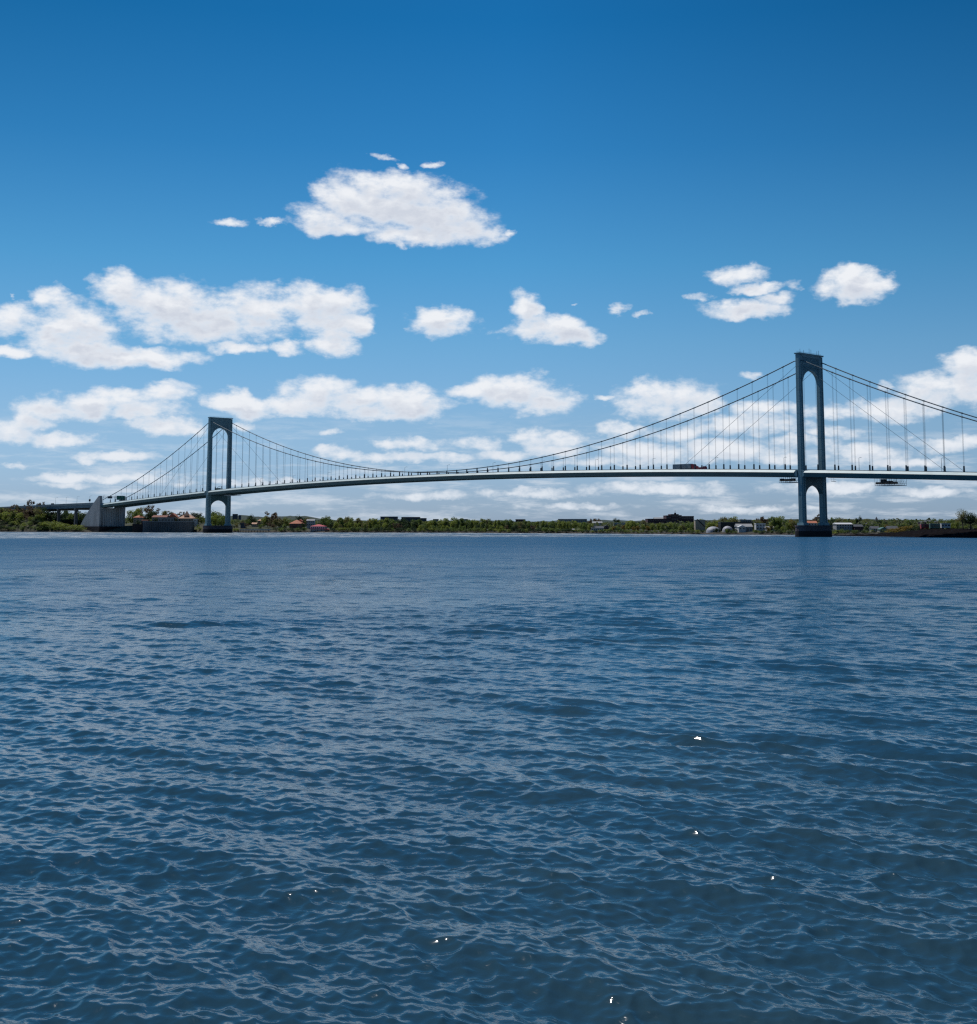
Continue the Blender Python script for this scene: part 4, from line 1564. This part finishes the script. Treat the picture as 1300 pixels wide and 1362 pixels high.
belt(66, 120, 6, [(66, 681), (90, 679), (120, 680)], ['dark', 'dark', 'dark', 'mid'], 115, 190, wf=1.3)
belt(66, 114, 7, [(66, 688), (114, 690)], ['dark', 'olive', 'mid', 'dark'], 60, 100, wf=1.3)
tree('mid', 86, 670.5, d=330, wf=1.2)
# behind and right of anchorage
for k_, u, v, d in (('fresh', 180, 676, 90), ('olive', 184, 674, 110), ('mid', 178, 679, 70), ('bud', 196, 673, 110), ('bud', 203, 677, 100), ('dark', 204, 679, 70), ('dark', 196, 683, 60),
                    ('olive', 216, 679, 120), ('bud', 222, 680, 130), ('dark', 230, 680.5, 140), ('bud', 242, 681, 120), ('mid', 188, 682, 52), ('dark', 234, 688, 36), ('dark', 207, 688, 40),
                    ('dark', 259, 681, 90), ('dark', 264, 682, 80), ('bud', 258, 683, 110), ('olive', 262, 688, 30), ('mid', 267, 686, 50), ('bush', 263, 697, 12), ('bushd', 257, 697, 10), ('bushd', 184, 690, 24)):
    tree(k_, u, v, d=d)
for k_, u, v, d in (('fresh', 286, 684, 26), ('mid', 290, 680, 40), ('dark', 287, 679.5, 60), ('mid', 294, 686, 20), ('olive', 299, 686, 60), ('bush', 283, 696, 8), ('bushd', 296, 700, 6), ('bushd', 310, 698, 10), ('olive', 315, 695, 24), ('bud', 322, 694, 40)):
    tree(k_, u, v, d=d)
for k_, u, v, d in (('dark', 331, 684.5, 70), ('dark', 336, 687, 60), ('mid', 330, 690, 46), ('fresh', 351, 688, 46), ('bud', 361, 681.5, 60), ('bud', 366, 685, 50), ('olive', 356, 686, 50), ('olive', 366, 690, 30), ('olive', 373, 690, 36),
                    ('bud', 358, 694, 18), ('mid', 347, 697, 18), ('fresh', 381, 688, 70), ('dark', 401, 685.5, 90), ('olive', 412, 688, 90), ('dark', 404, 695, 24), ('dark', 397, 699, 16), ('bushd', 388, 700, 10), ('bushd', 372, 700, 8),
                    ('mid', 379, 697, 20), ('bud', 364, 697, 14), ('bushd', 404, 701, 8), ('bushd', 357, 702, 6), ('bud', 328, 696, 20), ('olive', 339, 693, 60)):
    tree(k_, u, v, d=d)
for k_, u, v, d in (('dark', 430, 687, 60), ('mid', 435, 686.5, 50), ('dark', 440, 694, 20), ('olive', 450, 688, 40), ('olive', 458, 687, 40), ('fresh', 447, 694, 16), ('olive', 454, 697, 8)):
    tree(k_, u, v, d=d)
# long shore belt, built in two rows
belt(456, 560, 6.2, [(456, 687), (465, 689), (500, 690), (560, 690)], ['tallf', 'mid', 'olive', 'fresh', 'tall', 'olive', 'dark'], 18, 60)
belt(458, 600, 6.5, [(458, 694), (520, 696), (560, 697), (600, 697)], ['tallf', 'fresh', 'mid', 'bud', 'dark'], 5, 16)
belt(560, 735, 5.8, [(560, 691), (588, 691), (594, 688), (600, 688.5), (606, 691), (640, 690.5), (690, 691), (735, 691.5)], ['tallf', 'tall', 'mid', 'fresh', 'tall', 'olive'], 18, 60)
belt(600, 735, 6, [(600, 698), (735, 698)], ['tall', 'mid', 'dark', 'fresh', 'tallf', 'bud'], 5, 16)
belt(735, 786, 5, [(735, 692), (760, 692.5), (786, 694)], ['tallf', 'fresh', 'tall', 'mid'], 14, 45)
belt(735, 786, 8, [(735, 700), (786, 701)], ['mid', 'fresh', 'bush'], 5, 14)
belt(786, 835, 9, [(786, 693), (835, 693.5)], ['olive', 'bud', 'mid'], 150, 260)
tree('dark', 821, 689.5, d=230); tree('bud', 788, 690.5, d=200); tree('bud', 797, 690.5, d=220)
for k_, u, v, d in (('gold', 817, 700, 16), ('fresh', 813, 701, 18), ('mid', 823, 700, 12), ('gold', 829, 698, 22), ('fresh', 836, 692, 50), ('fresh', 841, 692, 40), ('gold', 843, 700, 10), ('gold', 849, 699, 16),
                    ('fresh', 846, 694, 60), ('olive', 857, 691, 90), ('fresh', 856, 697, 34), ('gold', 862, 699, 20), ('fresh', 868, 696, 40), ('fresh', 877, 695, 44), ('mid', 882, 696, 36), ('fresh', 891, 694.5, 46), ('mid', 898, 695, 36), ('fresh', 905, 699, 20),
                    ('olive', 909, 698, 40), ('mid', 917, 695, 20), ('mid', 921, 697, 14), ('fresh', 916, 702, 10), ('bushf', 871, 703, 10), ('bushd', 887, 704, 9), ('bush', 899, 704, 9), ('dark', 889, 700, 14), ('mid', 907, 704, 9),
                    ('bushf', 833, 704.5, 6), ('bush', 822, 705, 7), ('bushf', 856, 704, 8)):
    tree(k_, u, v, d=d)
belt(925, 1050, 7, [(925, 691), (960, 691), (1050, 691)], ['olive', 'mid', 'bud', 'fresh'], 150, 240)
for k_, u, v, d in (('fresh', 944, 695, 70), ('fresh', 951, 695, 80), ('gold', 956, 696, 70), ('olive', 961, 689, 120), ('olive', 968, 687, 120), ('fresh', 974, 686.5, 130), ('olive', 978, 689, 120), ('bud', 1012, 690, 110), ('bud', 1017, 688, 110),
                    ('olive', 1008, 692, 100), ('mid', 1030, 686.5, 60), ('fresh', 1034, 686, 62), ('mid', 1038, 688, 60), ('olive', 1025, 698, 24), ('mid', 1033, 698, 16), ('gold', 1022, 700, 14), ('fresh', 1041, 700, 14), ('gold', 1053, 691, 50), ('fresh', 1049, 694, 40), ('olive', 1057, 692, 44), ('mid', 1045, 702, 10),
                    ('bushd', 951, 703, 6), ('dark', 954, 702, 7), ('dark', 957, 703, 7), ('dark', 966, 703, 7), ('dark', 970, 702.5, 6), ('bushd', 974, 703, 7), ('bushd', 979, 703, 9), ('bush', 1004, 704, 8), ('bushf', 1009, 704.5, 7), ('bush', 1016, 706, 7), ('bushd', 1027, 705, 6), ('bush', 935, 705, 8), ('bushf', 930, 704, 9),
                    ('mid', 1037, 703, 8), ('bush', 1051, 705, 8)):
    tree(k_, u, v, d=d)
# behind the right tower and further right
belt(1070, 1300, 6.5, [(1070, 692), (1085, 690), (1120, 687.5), (1140, 689), (1160, 690), (1175, 692), (1205, 689), (1215, 688.5), (1230, 692), (1255, 690), (1300, 692)], ['olive', 'fresh', 'mid', 'bud', 'dark', 'olive'], 90, 200)
belt(1100, 1230, 5.6, [(1100, 696), (1160, 697), (1230, 697)], ['mid', 'dark', 'fresh', 'olive', 'gold', 'mid'], 34, 80)
belt(1095, 1215, 6.5, [(1095, 703), (1160, 704), (1215, 703)], ['bush', 'bushd', 'bushd', 'bushf'], 5, 14, wf=1.4)
tree('dark', 1142, 686.5, d=100, wf=.7); tree('bud', 1088, 684.5, d=120)
for u, v in ((1186, 702), (1193, 700.5), (1200, 699), (1207, 698), (1213, 699.5), (1204, 703)):
    tree('bushg' if u != 1213 else 'bushd', u, v, Y=spit_Y(u) + 6, z0=spit_z(u) - .4, wf=1.7)
for u, v, k_ in ((1219, 700, 'bushd'), (1224, 702.5, 'bushd'), (1268, 695, 'fresh'), (1262, 697, 'mid'), (1274, 693, 'fresh'), (1241, 702.5, 'bushd'), (1252, 703, 'bushd'), (1300, 696, 'bushf'), (1310, 690, 'mid'), (1233, 704, 'bush'), (1247, 704.4, 'bushd'), (1259, 704, 'bush'), (1270, 703.4, 'bushf'), (1281, 702.5, 'bush'), (1292, 702, 'bushd'), (1286, 699, 'bushf')):
    tree(k_, u, v, Y=spit_Y(u) + 12 - (10 if v > 702 else 0), z0=spit_z(u) - .3)


# the big open tree and the dark one beside it at the right edge
def big_tree(seed, u, vtop, Y, z0, mat_, spread, name, label, nb=26, leafy=.9):
    rnd = random.Random(seed)
    X = X_at(u, Y)
    H = Z_at(vtop, Y) - z0
    e = empty(name, (X, Y, z0), 0, label, 'tree')
    tb_, cb = MB(), MB()
    tb_.tube([(0, 0, -.6), (.1, 0, H * .2), (-.1, 0, H * .42)], [.42, .32, .24], 8)
    for i in range(nb):
        a = rnd.uniform(0, 6.28)
        f = rnd.uniform(.25, 1)
        ex_, ey_, ez_ = math.cos(a) * spread * f, math.sin(a) * spread * f, H * rnd.uniform(.5, .97) * (1.06 - .25 * f)
        z0_ = H * rnd.uniform(.25, .42)
        mid = (ex_ * .45, ey_ * .45, (z0_ + ez_) / 2 + .3)
        tb_.tube([(0, 0, z0_), mid, (ex_, ey_, ez_)], [.14, .08, .03], 5)
        for k_ in range(int(80 * leafy)):
            t = rnd.uniform(.75, 1.08)
            c = Vector((ex_ * t, ey_ * t, ez_ * (.2 + .8 * t)))
            d = Vector((rnd.gauss(0, .75), rnd.gauss(0, .75), rnd.gauss(0, .5)))
            p = c + d
            n_ = Vector((rnd.gauss(0, 1), rnd.gauss(0, 1), rnd.gauss(0, 1))).normalized()
            a1 = n_.orthogonal().normalized()
            b1 = n_.cross(a1)
            s_ = rnd.uniform(.14, .30)
            cb.add([p + a1 * s_, p + b1 * s_ * .7, p - a1 * s_, p - b1 * s_ * .7], [(0, 1, 2, 3)])
    tb_.build('trunk', 'bark', e)
    cb.build('crown', mat_, e)


big_tree(5, 1281, 675.5, 822, 4.4, 'leaf_olive', 4.3, 'tree', 'tall open crowned tree with bare trunk near the right edge of the spit', 26, .8)
big_tree(8, 1291, 680.5, 818, 4.4, 'leaf_dark', 3.6, 'tree', 'dense dark tree right of the tall open crowned one', 34, 1.3)
big_tree(9, 1306, 686, 815, 4.4, 'leaf_olive', 3.2, 'tree', 'pale tree cut by the right edge of the photo', 20, 1)

# woods behind the shore, seen as one mass between and above the single trees
def shore_fringe():
    rnd = random.Random(5)
    i = 0
    u = -20
    while u < 1330:
        if not (110 < u < 262 or 322 < u < 362 or 408 < u < 440 or 936 < u < 964 or 980 < u < 1003 or 268 < u < 312 or 1158 < u < 1200):
            k_ = rnd.choice(['bush', 'bushd', 'bush', 'bushf', 'bushd', 'mid'])
            tree(k_, u, uv_of(0, 1, 0)[1] * 0 + lerp_table(u, [(0, 699), (300, 702), (450, 701), (735, 702), (850, 704.5), (1060, 705), (1320, 705)]) + rnd.uniform(-1.2, 1.5), d=rnd.uniform(1.5, 7), wf=1.6)
        u += rnd.uniform(4, 7)


shore_fringe()
plant_all()


def woods():
    rnd = random.Random(21)
    mb = MB()
    for i in range(7500):
        u = rnd.uniform(-60, 1380)
        d = rnd.choice([rnd.uniform(70, 300), rnd.uniform(300, 1100)])
        Y = shore_y(u) + d
        if 60 < u < 260 and d < 200: continue
        X = X_at(u, Y)
        z = ground_z(X, Y)
        vt = lerp_table(u, [(-60, 684), (0, 682), (60, 682), (120, 690), (180, 688), (260, 688), (300, 691), (420, 692), (520, 693.5), (800, 695), (1000, 694.5), (1100, 693), (1380, 693.5)]) + rnd.uniform(-1, 2.5)
        ht = min(16, Z_at(vt, Y) - z)
        if ht < 4: continue
        cx_, cy_, r_ = X, Y, rnd.uniform(3.5, 6)
        if u > 900 and rnd.random() < .3: ht = min(17, ht + 2)
        for k_ in range(13):
            a = rnd.uniform(0, 6.28); f = rnd.uniform(0, 1)
            p = Vector((cx_ + r_ * f * math.cos(a), cy_ + r_ * f * math.sin(a), z + ht * rnd.uniform(.25, 1) * (1 - .25 * f * f)))
            n_ = Vector((rnd.gauss(0, .7), rnd.gauss(0, .7), 1)).normalized()
            a1 = n_.orthogonal().normalized(); b1 = n_.cross(a1)
            s_ = rnd.uniform(.6, 1.3)
            t = rnd.uniform(0, 3)
            a1, b1 = a1 * math.cos(t) + b1 * math.sin(t), b1 * math.cos(t) - a1 * math.sin(t)
            mb.add([p + a1 * s_, p + b1 * s_, p - a1 * s_, p - b1 * s_], [(0, 1, 2, 3)])
    tag(mb.build('distant_woods', 'leaf_mass'), kind='stuff')


woods()
print('trees', cnt, 'objects', len(bpy.data.objects))
